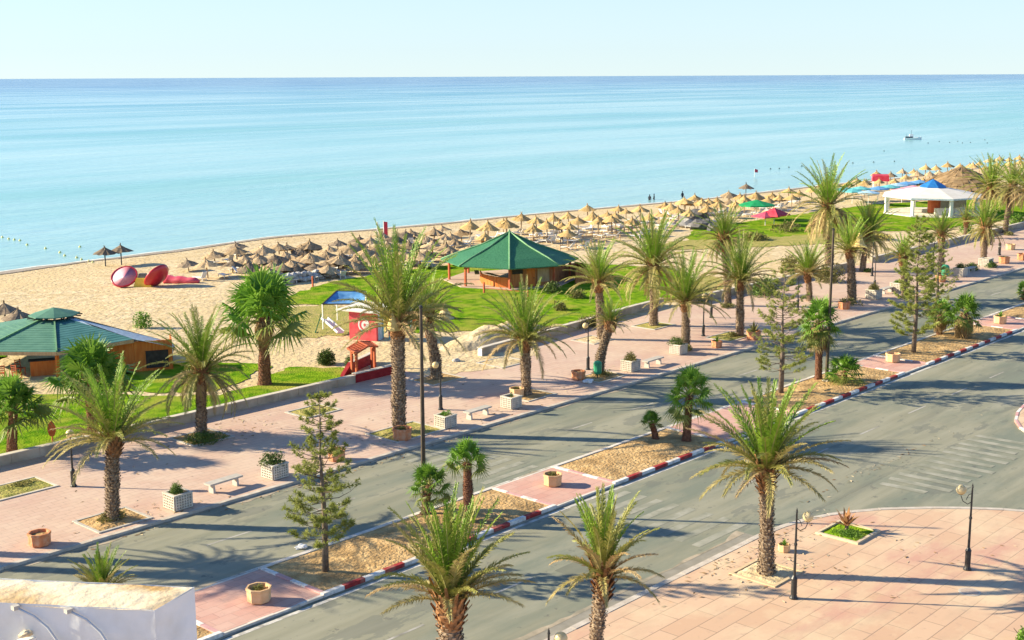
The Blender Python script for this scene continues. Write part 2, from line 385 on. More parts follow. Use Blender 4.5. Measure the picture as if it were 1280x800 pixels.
# calmer and rougher streaks of the surface
st = noi(.006, (.35, 2.2, 1), 6, .6)
mr = N.new('ShaderNodeMapRange'); mr.inputs['From Min'].default_value = .42; mr.inputs['From Max'].default_value = .62
mr.inputs['To Min'].default_value = .16; mr.inputs['To Max'].default_value = .34; L.new(st, mr.inputs['Value'])
L.new(mr.outputs[0], p.inputs['Roughness'])
mrs = N.new('ShaderNodeMapRange'); mrs.inputs['From Min'].default_value = .46; mrs.inputs['From Max'].default_value = .66; mrs.inputs['To Max'].default_value = .55; L.new(noi(.010, (.28, 2.4, 1), 6, .62), mrs.inputs['Value'])
mxs = N.new('ShaderNodeMix'); mxs.data_type = 'RGBA'; L.new(mrs.outputs[0], mxs.inputs[0]); L.new(rp.outputs[0], mxs.inputs[6]); mxs.inputs[7].default_value = (.40, .62, .63, 1)
L.new(mxs.outputs[2], p.inputs['Base Color']); p.inputs['IOR'].default_value = 1.33
mr2 = N.new('ShaderNodeMapRange'); mr2.inputs['From Min'].default_value = .40; mr2.inputs['From Max'].default_value = .62
mr2.inputs['To Min'].default_value = .55; mr2.inputs['To Max'].default_value = .28; L.new(st, mr2.inputs['Value'])
L.new(mr2.outputs[0], p.inputs['Specular IOR Level'])
h = mth('ADD', noi(.9, (.55, 1.0, 1), 4), mth('MULTIPLY', noi(.16, (.4, 1.0, 1), 3), 2.5))
bp = N.new('ShaderNodeBump'); bp.inputs['Strength'].default_value = .5; bp.inputs['Distance'].default_value = .22
L.new(h, bp.inputs['Height']); L.new(bp.outputs[0], p.inputs['Normal'])
SEA = m
mb = MB(); mb.quad((-90000, 60, SEA_Z), (150000, 60, SEA_Z), (150000, 150000, SEA_Z), (-90000, 150000, SEA_Z))
# (west of the frame the land closes it off below ground)
struct('sea', mb, SEA)

# roads: one sheet
YK0, YM0, YM1, YP0, YP1 = 28.1, 37.2, 41.4, 49.4, 63.0
mb = MB()
mb.poly([(-150, YK0-.2, 0), (600, YK0-.2, 0), (600, YP0+.2, 0), (-150, YP0+.2, 0)])
struct('road', mb, ASPH)
mb = MB()
mb.poly([(48, -200, -.004), (80, -200, -.004), (80, YK0-.2, -.004), (48, YK0-.2, -.004)])
struct('side_road', mb, ASPH)

# plaza (near pavement) with its rounded corner into the side road
def slab(pts, z, depth, mb=None, mi=0):
    mb = mb or MB(); n = len(pts)
    mb.poly([(x, y, z) for x, y in pts], mi)
    for i in range(n):
        a, b = pts[i], pts[(i+1) % n]
        mb.quad((a[0], a[1], z-depth), (b[0], b[1], z-depth), (b[0], b[1], z), (a[0], a[1], z), mi)
    return mb
def kerb_line(pts, w, z, mb, lens=None, mats=(0,), side=1):
    """a kerb of stones along a polyline, w wide to its left (side=1) or right"""
    k = 0
    for a, b in zip(pts, pts[1:]):
        a, b = Vector((a[0], a[1], 0)), Vector((b[0], b[1], 0)); Ld = (b-a).length; d = (b-a)/Ld
        nrm = Vector((-d.y, d.x, 0))*side*w
        cnt = max(1, round(Ld/(lens or Ld)))
        for i in range(cnt):
            g = .006 if lens else 0
            p, q = a + d*(Ld*i/cnt + g), a + d*(Ld*(i+1)/cnt - g)
            zz = z + .006*math.sin(k*2.7); mi = mats[k % len(mats)]; k += 1
            lo = [p, q, q+nrm, p+nrm]
            if side < 0: lo = [p, p+nrm, q+nrm, q]
            ins = .02
            top = [Vector((v.x, v.y, zz)) for v in lo]; bot = [Vector((v.x, v.y, -.05)) for v in lo]
            mb.poly([tuple(v) for v in top], mi)
            for j in range(4): mb.quad(tuple(bot[j]), tuple(bot[(j+1) % 4]), tuple(top[(j+1) % 4]), tuple(top[j]), mi)
corner = [(47.0, 28.1), (48.6, 27.95), (50.0, 27.65), (51.4, 27.15), (52.6, 26.5), (53.7, 25.75), (54.6, 24.9), (55.6, 23.9), (56.6, 22.7), (57.5, 21.4), (58.2, 20.0), (58.6, 18), (58.7, 14), (58.7, -60)]
edge = [(-150, 28.1)] + corner
cl = [Vector((x, y, 0)) for x, y in edge]
inner = []
for i, v in enumerate(cl):
    dd = (cl[min(i+1, len(cl)-1)] - cl[max(i-1, 0)]).normalized(); q = v + Vector((dd.y, -dd.x, 0))*.3; inner.append((q.x, q.y))
slab(inner[::-1] + [(-150, -60)], SW, .3, mb := MB())
struct('plaza_pavement', mb, PLAZA)
mb = MB(); kerb_line([(-20, 28.1), (47, 28.1)], .28, SW+.015, mb, 1.0, side=-1)
kerb_line(corner, .28, SW+.015, mb, 1.4, side=-1)
struct('kerb', mb, KERB)
# gutter strip along the near kerb
mb = MB(); mb.quad((-20, 28.13, .004), (47, 28.13, .004), (47, 28.75, .004), (-20, 28.75, .004))
struct('gutter', mb, mat('gutter_concrete', (.24, .225, .185), (.31, .29, .24), scale=1.5, detail=7, world=True))
# the pavement island on the far side of the side road
isl = [(300, 28.05), (80, 28.05), (77.2, 27.95), (75.2, 27.6), (73.4, 27.0), (72.0, 26.2), (71.1, 25.3), (70.7, 24.2), (70.6, 22), (70.6, -60)]
slab(isl + [(300, -60)], SW, .3, mb := MB()); struct('far_plaza_pavement', mb, PLAZA)
mb = MB(); kerb_line(isl, .16, SW+.02, mb, 1.2, mats=(0, 1), side=1)
struct('far_plaza_kerb', mb, [KWHITE, PINKW])

# promenade
slab([(-150, YP0+.25), (600, YP0+.25), (600, YP1+.25), (-150, YP1+.25)], SW, .3, mb := MB())
struct('promenade_pavement', mb, PROM)
mb = MB(); kerb_line([(10, YP0), (260, YP0)], .26, SW+.012, mb, 1.0, side=1); struct('promenade_kerb', mb, KERB)

# median: islands of dry soil framed by kerbs, paved crossings between them
CROSS = [(25.2, 29.9), (44.0, 48.5), (58.6, 66.4), (80.6, 84.2), (100.5, 105.2), (127, 131), (152, 156)]
ISL = [(8, 25.2), (29.9, 44.0), (48.5, 58.6), (66.4, 80.6), (84.2, 100.5), (105.2, 127), (131, 152), (156, 200)]
mb = MB()
for a, b in CROSS: slab([(a-.02, YM0+.12), (b+.02, YM0+.12), (b+.02, YM1-.12), (a-.02, YM1-.12)], SW-.02, .2, mb)
struct('median_paving', mb, MEDP)
mb = MB(); mk = MB(); mw = MB()
for a, b in ISL:
    nx, ny = int((b-a)/.35), 12
    base = len(mb.v)
    for i in range(nx+1):
        for j in range(ny+1):
            x = a+.16+(b-a-.32)*i/nx; y = YM0+.16+(YM1-YM0-.32)*j/ny
            ed = min(i, nx-i, j*1.0, (ny-j)*1.0)
            z = .11 + min(1, ed/3)*(.07+.10*noise.noise(Vector((x*.8, y*.8, 1))) + .06*noise.noise(Vector((x*2.5, y*2.5, 4))))
            mb.v.append((x, y, z))
    for i in range(nx):
        for j in range(ny):
            q = base+i*(ny+1)+j; mb.f.append((q, q+ny+1, q+ny+2, q+1)); mb.m.append(0)
    kerb_line([(a, YM0), (b, YM0)], .2, .17, mk, 1.12, mats=(0, 1), side=1)
    kerb_line([(a, YM1-.21), (a, YM0+.21)], .2, .165, mk, .98, mats=(0, 2), side=1)
    kerb_line([(b, YM0+.21), (b, YM1-.21)], .2, .165, mk, .98, mats=(2, 0), side=1)
    kerb_line([(b, YM1), (a, YM1)], .2, .15, mw, 1.3, side=1)
for a, b in CROSS:
    kerb_line([(a+.01, YM0), (b-.01, YM0)], .14, .10, mw, 1.3, side=1); kerb_line([(b-.01, YM1), (a+.01, YM1)], .14, .10, mw, 1.3, side=1)
struct('median_soil', mb, SOIL, True); struct('median_kerb', mk, [KWHITE, KRED, PINKW]); struct('median_side_kerb', mw, mat('pale_kerb', (.60, .54, .46), (.72, .67, .60), scale=3, world=True, detail=7))

# paint on the road
mb = MB()
def strip(x0, y0, x1, y1, z=.004): mb.quad((x0, y0, z), (x1, y0, z), (x1, y1, z), (x0, y1, z))
strip(8, 36.78, 240, 36.98); strip(8, 41.62, 240, 41.74)
struct('edge_line', mb, LINE)
mb = MB()
for k in range(40):
    x = 4+k*6.1
    if 41.5 < x < 49: continue
    strip(x, 32.42, x+2.4, 32.54); strip(x+1.8, 45.42, x+4.2, 45.54)
struct('lane_marking', mb, mat('lane_paint', (.36, .345, .30), (.48, .46, .41), scale=2, detail=8, world=True, c3=(.23, .22, .185), s3=.9))
mb = MB()
for k in range(8):
    y = 42.15+k*.92; strip(44.4, y, 48.4, y+.42, .006)
for k in range(8):
    y = 29.3+k*.95; strip(44.2, y, 48.2, y+.42, .006)
struct('zebra_crossing', mb, LINEF)
mb = MB()
for k in range(12):
    x = 57.4+1.05*k; y0 = 24.2 + .25*math.sin(k*2.3) + (1.0 if k == 0 else 0); mb.quad((x, y0, .007), (x+.5, y0, .007), (x+.42, 27.55+.1*math.sin(k), .007), (x-.06, 27.55, .007))
struct('side_road_crossing', mb, LINEF)

# ragged flat patches: lawns, sandy drifts, dry grass
def patch(name, poly, z, material, kind='structure', amp=.35, step=.5, seed=0):
    pts = []
    for (a, b) in zip(poly, poly[1:]+poly[:1]):
        a, b = Vector((*a, 0)), Vector((*b, 0)); n = max(1, int((b-a).length/step)); nr = Vector((-(b-a).y, (b-a).x, 0)).normalized()
        for i in range(n):
            q = a.lerp(b, i/n); k = noise.noise(Vector((q.x*.9+seed, q.y*.9, seed)))*amp*1.6 + noise.noise(Vector((q.x*2.7, q.y*2.7+seed, seed)))*amp
            q = q + nr*k; pts.append((q.x, q.y, z))
    tess = tessellate_polygon([[Vector(q) for q in pts]])
    mb = MB(); mb.v = pts; mb.f = [tuple(t) for t in tess]; mb.m = [0]*len(tess)
    o = mb.build(name, material); me = o.data
    for f in me.polygons:
        pass
    bm = bmesh.new(); bm.from_mesh(me); bmesh.ops.recalc_face_normals(bm, faces=bm.faces)
    if bm.faces and sum(f.normal.z for f in bm.faces) < 0: bmesh.ops.reverse_faces(bm, faces=bm.faces)
    bm.to_mesh(me); bm.free()
    return props(o, kind=kind)
GZ = .14
patch('lawn_grass', [(5, 63.35), (33, 63.35), (44, 63.35), (55.6, 63.3), (56.4, 66.8), (54.2, 70.0), (51.5, 69.3), (49.8, 67.6), (46.0, 67.0), (42.6, 71.0), (39.2, 75.5), (35, 78.5), (20, 80), (0, 84)], GZ, GRASS, 'stuff', seed=1)
patch('lawn_grass', [(44.2, 70.4), (46.6, 68.4), (49.3, 69.0), (51.3, 70.6), (53.6, 71.3), (52.4, 74.5), (50.2, 77.2), (45.0, 78.2), (41.6, 76.8), (42.0, 73.6)], GZ, GRASS, 'stuff', seed=2)
patch('lawn_grass', [(28, 90), (38, 83.5), (46, 92), (40, 97), (26, 97)], GZ, GRASS, 'stuff', seed=3)
patch('lawn_grass', [(67.5, 73.5), (71.6, 69.6), (75.2, 66.6), (82, 65.6), (92, 66.2), (99, 65.6), (104, 70), (109.5, 77), (108, 83.5), (103, 87), (98, 91), (96.5, 96.5), (90, 97.6), (80, 97.2), (71, 93.0), (69.5, 90.2), (74, 86), (75, 79), (72, 76)], GZ, GRASS, 'stuff', seed=4)
patch('lawn_grass', [(128, 88), (136, 82.5), (149, 78.5), (160, 70.5), (176, 68.5), (205, 66.5), (215, 72), (200, 86), (186, 92.5), (166, 94), (140, 95)], GZ, GRASS, 'stuff', seed=5)
patch('dry_grass', [(118, 88.5), (128, 80), (142, 73.5), (150, 72), (151, 77.5), (138, 83.5), (129, 90)], GZ+.006, DRYG, 'stuff', seed=6, amp=.7)
patch('dry_grass', [(93.5, 64.2), (100, 64.2), (106, 68), (108, 71), (103, 70.4), (97, 66.6)], GZ+.01, DRYG, 'stuff', seed=7, amp=.4)
patch('dry_grass', [(60.5, 77.5), (66.5, 74.5), (71, 78), (73.5, 83), (71.5, 88), (66, 88.5)], GZ-.01, DRYG, 'stuff', seed=9, amp=.8)
# sand blown over the promenade where the wall is open
patch('sand_drift', [(58.8, 63.5), (58.2, 61.5), (59.6, 60.0), (62, 59.6), (65, 58.9), (68.5, 59.7), (70.5, 61.2), (67, 62.4), (66, 64.2), (60, 64.4)], SW+.014, SAND, seed=12, amp=.4)
mb = MB(); base = 0
nx, ny = 46, 26
for i in range(nx+1):
    for j in range(ny+1):
        u, v = i/nx*2-1, j/ny*2-1; x = 71 + u*6.2 + v*.8; y = 66.1 + v*2.3
        k = max(0, 1-(u*u+v*v)); z = .07 + k**1.1*(1.05+.35*noise.noise(Vector((x*.9, y*.9, 2)))) + .12*k*noise.noise(Vector((x*2.6, y*2.6, 3)))
        if k == 0: z = .02
        mb.v.append((x, y, z))
for i in range(nx):
    for j in range(ny):
        a = i*(ny+1)+j; mb.f.append((a, a+ny+1, a+ny+2, a+1)); mb.m.append(0)
struct('sand_mound', mb, SAND, True)

# dust and sand swept against the kerbs, patched asphalt, dry leaf litter
def streak(name, x0, x1, y, w, z, material, seed, both=False):
    mb = MB(); px = None; n = int((x1-x0)/.5)
    for i in range(n+1):
        x = x0+(x1-x0)*i/n; k = max(.03, w*(.55+1.3*noise.noise(Vector((x*.35, seed, 0)))+.5*noise.noise(Vector((x*1.7, seed, 2))))); q = ((x, y, z), (x, y+k*(1 if not both else -1), z))
        if px: mb.quad(px[0], q[0], q[1], px[1]) if not both else mb.quad(px[1], q[1], q[0], px[0])
        px = q
    return props(mb.build(name, material), kind='structure')
DUST = mat('road_dust', (.36, .30, .215), (.46, .39, .29), scale=2, detail=8, world=True, c3=(.27, .245, .18), s3=1.3)
streak('road_dust', 5, 220, 49.36, .45, .008, DUST, 3, True); streak('road_dust', 5, 220, 41.43, .30, .009, DUST, 5); streak('road_dust', 5, 220, 37.17, .14, .010, DUST, 8, True); streak('road_dust', -10, 47, 28.76, .35, .008, DUST, 11)
PATCHM = mat('asphalt_patch', (.165, .175, .135), (.20, .205, .155), scale=1.5, detail=8, world=True)
for (x, y, w, d) in ((38, 31.2, 2.6, 1.1), (61, 34.6, 3.4, 1.3), (70, 46.2, 2.4, 1.0), (41.5, 44.0, 1.8, .9)):
    mb = MB(); mb.quad((x, y, .0035), (x+w, y+.04, .0035), (x+w-.05, y+d, .0035), (x+.03, y+d-.04, .0035)); struct('asphalt_patch', mb, PATCHM)
mb = MB(); r = random.Random(77)
for (cx, cy, sx, sy, n, z) in ((43.5, 25.6, 2.6, 2.0, 130, .135), (30.5, 50.6, 3, 1.6, 120, .135), (48, 52, 3.5, 2, 110, .135), (41.7, 60, 3, 2, 90, .135), (57, 51, 3.5, 1.4, 90, .135), (65, 52, 4, 2, 90, .135), (46, 27.3, 9, .8, 120, .135), (40, 49.0, 16, .35, 160, .012), (60, 28.9, 8, .4, 60, .012), (34, 40.6, 4, 1.0, 0, .2), (52, 22, 9, 5, 90, .135), (45, 57, 14, 5, 140, .135)):
    for _ in range(n):
        x, y = r.gauss(cx, sx*.6), r.gauss(cy, sy*.6)
        if (y > 28.0 and z < .05 and not 28.2 < y < 49.3) or (z > .05 and (27.7 < y < 49.7 or y > 62.8 or (y < 28.4 and x > 52 and y > 20))): continue
        a = r.uniform(0, 6.28); s = r.uniform(.05, .16); w = s*r.uniform(.12, .4); c_, s_ = math.cos(a), math.sin(a); h = r.uniform(.004, .03)
        mb.quad((x-c_*s, y-s_*s, z), (x-s_*w, y+c_*w, z+h), (x+c_*s, y+s_*s, z+h*.5), (x+s_*w, y-c_*w, z), r.randint(0, 1))
struct('leaf_litter', mb, [mat('litter_brown', (.22, .13, .06), (.34, .22, .11)), mat('litter_pale', (.5, .42, .26), (.6, .5, .34))], kind='stuff')

mb = MB(); r = random.Random(78)
for _ in range(2600):
    x = r.uniform(52, 150); y = shore(x) - abs(r.gauss(0, 5)) - 1.2; s = r.uniform(.04, .13); a = r.uniform(0, 6.28); z = gz(x, y) + .05
    mb.quad((x-math.cos(a)*s, y-math.sin(a)*s, z), (x+math.sin(a)*s*.5, y-math.cos(a)*s*.5, z+.02), (x+math.cos(a)*s, y+math.sin(a)*s, z+.01), (x-math.sin(a)*s*.5, y+math.cos(a)*s*.5, z+.03), r.randint(0, 1))
struct('beach_pebbles', mb, [mat('pebble_grey', (.24, .21, .17), (.36, .32, .26)), mat('pebble_pale', (.6, .54, .44), (.72, .66, .56))], kind='stuff')
# ------------------------------------------------------------------ vegetation
def date_crown(seed, n=42, emin=2, emax=87, bend=(16, 60), nl=56, dry=.12, lw=.06, ll=.42, Lf=(3.4, 4.1), power=.8, hang=0, wilt=0.0):
    """pinnate palm crown, about 4 m long fronds, origin at the top of the trunk"""
    r = random.Random(seed); mb = MB()
    for i in range(n + hang):
        t0 = (i/(n-1) if i < n else 1)
        ph = i*2.39996 + r.uniform(-.3, .3)
        el = emax + (emin-emax)*(t0**power) + r.uniform(-6, 6)
        bd = bend[0] + (bend[1]-bend[0])*t0 + r.uniform(-10, 12)
        Ln = r.uniform(*Lf)*(.82+.18*math.sin(math.pi*min(1, t0+.25)))
        mi = 0 if t0 < .42 else (1 if t0 < .80 else 2)
        if r.random() < .2: mi = min(2, mi+1)
        if t0 > .55 and r.random() < dry*2: mi = 3
        if i >= n:
            el = r.uniform(-62, -25); bd = r.uniform(8, 30); mi = 3 if r.random() < .75 else 2; Ln *= .72
        if wilt and t0 > .5 and r.random() < wilt: el -= 25; bd += 20
        dh = Vector((math.cos(ph), math.sin(ph), 0)); swirl = r.uniform(-.35, .35)
        P = [Vector((dh.x*.12, dh.y*.12, -.15))]; T = []
        S = 12
        for k in range(S):
            t = (k+.5)/S; e = R_(el - bd*t**1.25); a = ph + swirl*t*t
            d = Vector((math.cos(e)*math.cos(a), math.cos(e)*math.sin(a), math.sin(e))); T.append(d); P.append(P[-1] + d*(Ln/S))
        rad = [.030*(1-k/(S+1))**.8 + .005 for k in range(S+1)]
        mb.tube(P, rad, 3, 4, False)
        for k in range(nl):
            t = .10 + .90*(k+.5)/nl; x = t*S; q = min(S-1, int(x)); fpos = P[q].lerp(P[q+1], x-q); d = T[q]
            side = d.cross(Vector((0, 0, 1)))
            if side.length < .05: side = Vector((-math.sin(ph), math.cos(ph), 0))
            side.normalize(); upv = side.cross(d).normalized()
            prof = (min(1, t/.28)**.7)*(1-.62*max(0, (t-.35)/.65)**1.4)
            for sgn in (-1, 1):
                ang = R_(58-32*t+r.uniform(-9, 9)); v = R_(r.uniform(0, 42)); lf = ll*prof*r.uniform(.82, 1.12)
                dr = d*math.cos(ang) + (side*sgn*math.cos(v) + upv*math.sin(v))*math.sin(ang)
                mid = fpos + dr*lf*.55; tip = fpos + dr*lf + Vector((0, 0, -.14*lf*(1+t)))
                w = d*lw*.5
                mb.quad(fpos-w*.7, fpos+w*.7, mid+w, mid-w*.6, mi); mb.tri(mid-w*.6, mid+w, tip, mi)
    return mb.mesh('date_crown_%d' % seed, [L_Y, L_M, L_O, L_D, RACH])

def fan_crown(seed, n=30, emin=-35, emax=84, blade=.85, petiole=(.7, 1.1), seg=24):
    r = random.Random(seed); mb = MB()
    for i in range(n):
        t0 = i/(n-1); ph = i*2.39996 + r.uniform(-.3, .3); el = R_(emax + (emin-emax)*t0**.9 + r.uniform(-8, 8))
        pl = r.uniform(*petiole)*(1-.25*(1-t0)); d = Vector((math.cos(el)*math.cos(ph), math.cos(el)*math.sin(ph), math.sin(el)))
        hub = d*pl - Vector((0, 0, .12*pl*t0)); mi = 0 if t0 < .78 else 1
        mb.tube([Vector((0, 0, -.1)), d*pl*.5, hub], [.03, .022, .015], 3, 2, False)
        side = d.cross(Vector((0, 0, 1)))
        if side.length < .05: side = Vector((1, 0, 0))
        side.normalize(); upv = side.cross(d).normalized(); bl = blade*r.uniform(.85, 1.12)
        tw = r.uniform(-.5, .5); side2 = side*math.cos(tw)+upv*math.sin(tw); upv2 = upv*math.cos(tw)-side*math.sin(tw)
        prev = None
        for k in range(seg+1):
            a = R_(-118 + 236*k/seg); fold = .07*(1 if k % 2 else -1)
            dr = d*math.cos(a) + side2*math.sin(a) + upv2*(.22*math.cos(a)+fold - .10)
            L0 = bl*(.72+.28*math.cos(a*.6)); m1 = hub + dr*L0*.48
            tip = hub + dr*L0*.97 + Vector((0, 0, -.26*L0*r.uniform(.3, 1.6)))
            if prev: mb.tri(hub, prev[0], m1, mi)
            wv = (side2*math.cos(a) - d*math.sin(a))*bl*.036
            mb.tri(m1-wv, m1+wv, tip, mi)
            prev = (m1,)
    return mb.mesh('fan_crown_%d' % seed, [F_G, F_GY, RACH])

def fan_skirt(seed, h=1.3, n=60, r0=.55):
    r = random.Random(seed); mb = MB()
    for i in range(n):
        a = r.uniform(0, 6.28); z = -r.uniform(.0, h*.55); rr = r0*(1-.35*(-z/h))*r.uniform(.7, 1.1)
        d = Vector((math.cos(a), math.sin(a), 0)); s = Vector((-d.y, d.x, 0)); p0 = d*.18 + Vector((0, 0, z+.12)); p1 = d*rr + Vector((0, 0, z-.2))
        for k in range(7):
            w = (k-3)*.075; p2 = p1 + s*w*2.2 + Vector((0, 0, -r.uniform(.35, .62)*h*.7)) - d*.1
            mb.tri(p1 + s*(w-.035), p1 + s*(w+.035), p2, 0)
        mb.bar(p0, p1, .03, .02, 0)
    return mb.mesh('fan_skirt_%d' % seed, [L_D])

def trunk_mesh(path, r0, r1, seed, bark, row=.13, per=11, rough=1.5, boots=True):
    """path: points from foot to top (local)"""
    r = random.Random(seed); mb = MB(); pts = [Vector(p) for p in path]
    cum = [0.0]
    for a, b in zip(pts, pts[1:]): cum.append(cum[-1] + (b-a).length)
    Lt = cum[-1]
    def P(s):
        s = min(max(s, 0), Lt)
        for i in range(len(pts)-1):
            if s <= cum[i+1] + 1e-6: return pts[i].lerp(pts[i+1], (s-cum[i])/max(1e-6, cum[i+1]-cum[i]))
        return pts[-1]
    def rad(s):
        t = s/Lt; return r0 + (r1-r0)*t + r0*.30*max(0, 1-s/.5)**2 + r0*.06*math.sin(s*2.1+seed) + r0*.04*math.sin(s*5.3+seed)
    n = max(6, int(Lt/.4)); mb.tube([P(Lt*i/n) for i in range(n+1)], [rad(Lt*i/n) for i in range(n+1)], 12, 0)
    rows = int(Lt/row); 
    for j in range(rows):
        s = (j+.5)*row; c = P(s); R0 = rad(s)
        for k in range(per):
            a = 6.2832*(k + .5*(j % 2))/per + r.uniform(-.14, .14)
            d = Vector((math.cos(a), math.sin(a), 0)); sd = Vector((-d.y, d.x, 0))*(R0*3.1/per)*r.uniform(.75, 1.1)
            o = rough*r.uniform(.6, 1.5)*.05; lo = c + d*(R0-.01) + Vector((0, 0, -row*.55)); hi = c + d*(R0+o) + Vector((0, 0, row*r.uniform(.25, .6)))
            mb.quad(lo-sd, lo+sd, hi+sd*.6, hi-sd*.6, 0); mb.quad(hi-sd*.6, hi+sd*.6, c+d*(R0-.03)+sd*.6+Vector((0, 0, row*.5)), c+d*(R0-.03)-sd*.6+Vector((0, 0, row*.5)), 0)
    return mb.mesh('palm_trunk', [bark])

def boots_mesh(r1, seed, h=.75, k=1.0):
    r = random.Random(seed); mb = MB()
    for i in range(70):
        t = i/69; a = i*2.39996; z = -h + t*h*1.12; R0 = r1*(.95+.35*math.sin(min(1, t*1.2)*math.pi*.6)); d = Vector((math.cos(a), math.sin(a), 0)); s = Vector((-d.y, d.x, 0))
        L0 = (.16+.30*t)*k*r.uniform(.7, 1.3); p = d*R0*.85 + Vector((0, 0, z)); q = p + d*L0*(.75-.25*t) + Vector((0, 0, L0*(.55+.5*t)))
        w = .075*r.uniform(.7, 1.2)
        mb.quad(p-s*w, p+s*w, q+s*w*.55, q-s*w*.55, 0); nrm = d*.0+Vector((0, 0, -.05))
        mb.quad(p-s*w+nrm, q-s*w*.55+nrm*.5, q+s*w*.55+nrm*.5, p+s*w+nrm, 0)
        mb.quad(q-s*w*.55, q+s*w*.55, q+s*w*.55+nrm*.5, q-s*w*.55+nrm*.5, 0)
    mb.lathe([(r1*.95, -h), (r1*1.25, -h*.45), (r1*1.15, 0), (r1*.5, .2)], 10)
    return mb.mesh('leaf_boots', [BOOT])

CROWNS = {
    'a': date_crown(1, n=56, emin=2, bend=(24, 68), power=1.1, ll=.48), 'b': date_crown(2, n=58, emin=-4, bend=(24, 70), power=1.08, ll=.48), 'c': date_crown(3, n=52, emin=10, bend=(24, 58), power=1.1, ll=.48),
    'd': date_crown(4, n=58, emin=-14, bend=(24, 76), hang=8, wilt=.25, power=1.15, ll=.48), 'e': date_crown(5, n=56, emin=-24, bend=(18, 80), hang=26, dry=.25, wilt=.4, power=.95, ll=.48),
    'f': date_crown(6, n=46, emin=22, emax=88, bend=(12, 56), nl=88, lw=.06, ll=.48, power=1.55, dry=.05),
    'g': date_crown(7, n=44, emin=18, emax=88, bend=(14, 58), nl=88, lw=.06, ll=.46, power=1.5, dry=.15),
    'h': date_crown(8, n=54, emin=6, emax=87, bend=(18, 62), nl=76, lw=.06, ll=.46, power=1.1, dry=.15),
    'k': date_crown(9, n=56, emin=0, bend=(24, 76), power=1.05, dry=.2, ll=.48), 'm': date_crown(10, n=50, emin=6, bend=(24, 64), power=1.15, dry=.05, ll=.48),
}
CROWN_H = 4.05
def crown_h(me):
    zs = sorted(v.co.z for v in me.vertices); return zs[int(len(zs)*.995)]
CH = {k: crown_h(v) for k, v in CROWNS.items()}
FANS = {'z': fan_crown(25, n=30, emin=-18, petiole=(.6, 1.0)), 'a': fan_crown(21), 'b': fan_crown(22, n=34, emin=-55), 'c': fan_crown(23, n=20, emin=-10, blade=.7, petiole=(.5, .8)), 'd': fan_crown(24, n=26, emin=-40)}
FH = {k: crown_h(v) for k, v in FANS.items()}
SKIRT = fan_skirt(5)

def palm(px, py, cx, cy, tip, r, var, label, kind='date', group='date palms along the promenade and beach', bark=None, z0=None, boots=1.0, skirt=0, rz=0.0, bow=0.0, wide=.92):
    z0 = SW if z0 is None else z0
    b = at(px, py, z0); c = on_plane(b, cx, cy); t = on_plane(b, cx, tip)
    name = 'date_palm' if kind == 'date' else 'fan_palm'
    t_ = thing(name, label, 'palm tree', b, 0, group)
    top = c - b
    mid1 = top*.33 + Vector((-top.x, -top.y, 0))*(.10+bow); mid2 = top*.68 + Vector((-top.x, -top.y, 0))*(.08+bow*.5)
    sd = rnd.randint(0, 9999)
    me = trunk_mesh([Vector((0, 0, -.12)), mid1, mid2, top], r*1.05, r*.92, sd, bark or (BARK if kind == 'date' else BARKR), row=.14 if top.z > 3 else .1, rough=1.7 if kind == 'date' else .8)
    link('trunk', me, t_)
    hgt = (t - c).z
    if kind == 'date':
        s = hgt/CH[var]; me = CROWNS[var]
    else:
        s = hgt/FH[var]; me = FANS[var]
    cr = link('crown', me, t_, top); cr.scale = (s*wide, s*wide, s); cr.rotation_euler = (0, 0, rz or rnd.uniform(0, 6.28))
    if kind == 'date' and boots: link('leaf_boots', boots_mesh(r*1.1, sd, .65*boots+.2, boots), t_, top)
    if skirt:
        k = link('dead_leaf_skirt', SKIRT, t_, top); k.scale = (s*1.05*skirt, s*1.05*skirt, s*1.5*skirt); k.rotation_euler = (0, 0, rnd.uniform(0, 6))
    return t_, b, c

P = palm
P(141, 651, 141, 548, 455, .27, 'c', 'date palm with upright crown in a weedy bed beside the black lamp at left')
P(252, 546, 252, 462, 386, .27, 'd', 'date palm with drooping fronds and a ring of green ground cover at its foot', boots=1.2)
P(499, 540, 497, 402, 287, .35, 'c', 'tallest thick-trunked date palm with an orange tub at its foot, before the red gateway', boots=1.2, wide=.78)
P(546, 474, 533, 395, 342, .32, 'b', 'leaning date palm just behind the thick-trunked one, foot shaded on the sandy promenade', bow=.1)
P(658, 494, 656, 424, 352, .28, 'k', 'full date palm standing beside an orange octagonal pot, green roofed pavilion straight behind it')
P(748, 468, 763, 404, 374, .30, 'c', 'short date palm with a leaning trunk and a green bin at its foot', boots=.6, bow=.08)
P(752, 424, 748, 352, 300, .30, 'm', 'date palm behind the short leaning one, fronds touching the edge of the green roof')
P(817, 407, 817, 330, 265, .30, 'd', 'tall date palm with brown frond stubs before the lawn right of the green pavilion', boots=1.5)
P(857, 436, 857, 376, 313, .27, 'm', 'date palm between a white planter and the two slim lamps on the promenade')
P(910, 382, 905, 298, 256, .28, 'd', 'tall date palm by the low wall, straight behind the palm with the agave tub', boots=1.5)
P(925, 420, 925, 350, 292, .27, 'k', 'date palm with a round orange tub of agave beside its foot')
P(1012, 376, 1010, 342, 302, .22, 'a', 'small date palm halfway down the promenade, low crown before a round bush')
P(1037, 339, 1035, 256, 199, .38, 'e', 'tallest far date palm with a skirt of hanging brown fronds, standing out against the sea', boots=1.6)
P(1065, 378, 1063, 314, 270, .34, 'c', 'date palm with a thick trunk and a pale cone hanging under its crown', boots=.7)
P(1078, 339, 1086, 294, 252, .26, 'd', 'date palm leaning right over the low wall, left of the white pavilion', bow=.1, boots=.7)
P(1131, 372, 1129, 322, 292, .26, 'c', 'young date palm half hidden behind the pine with the densest crown')
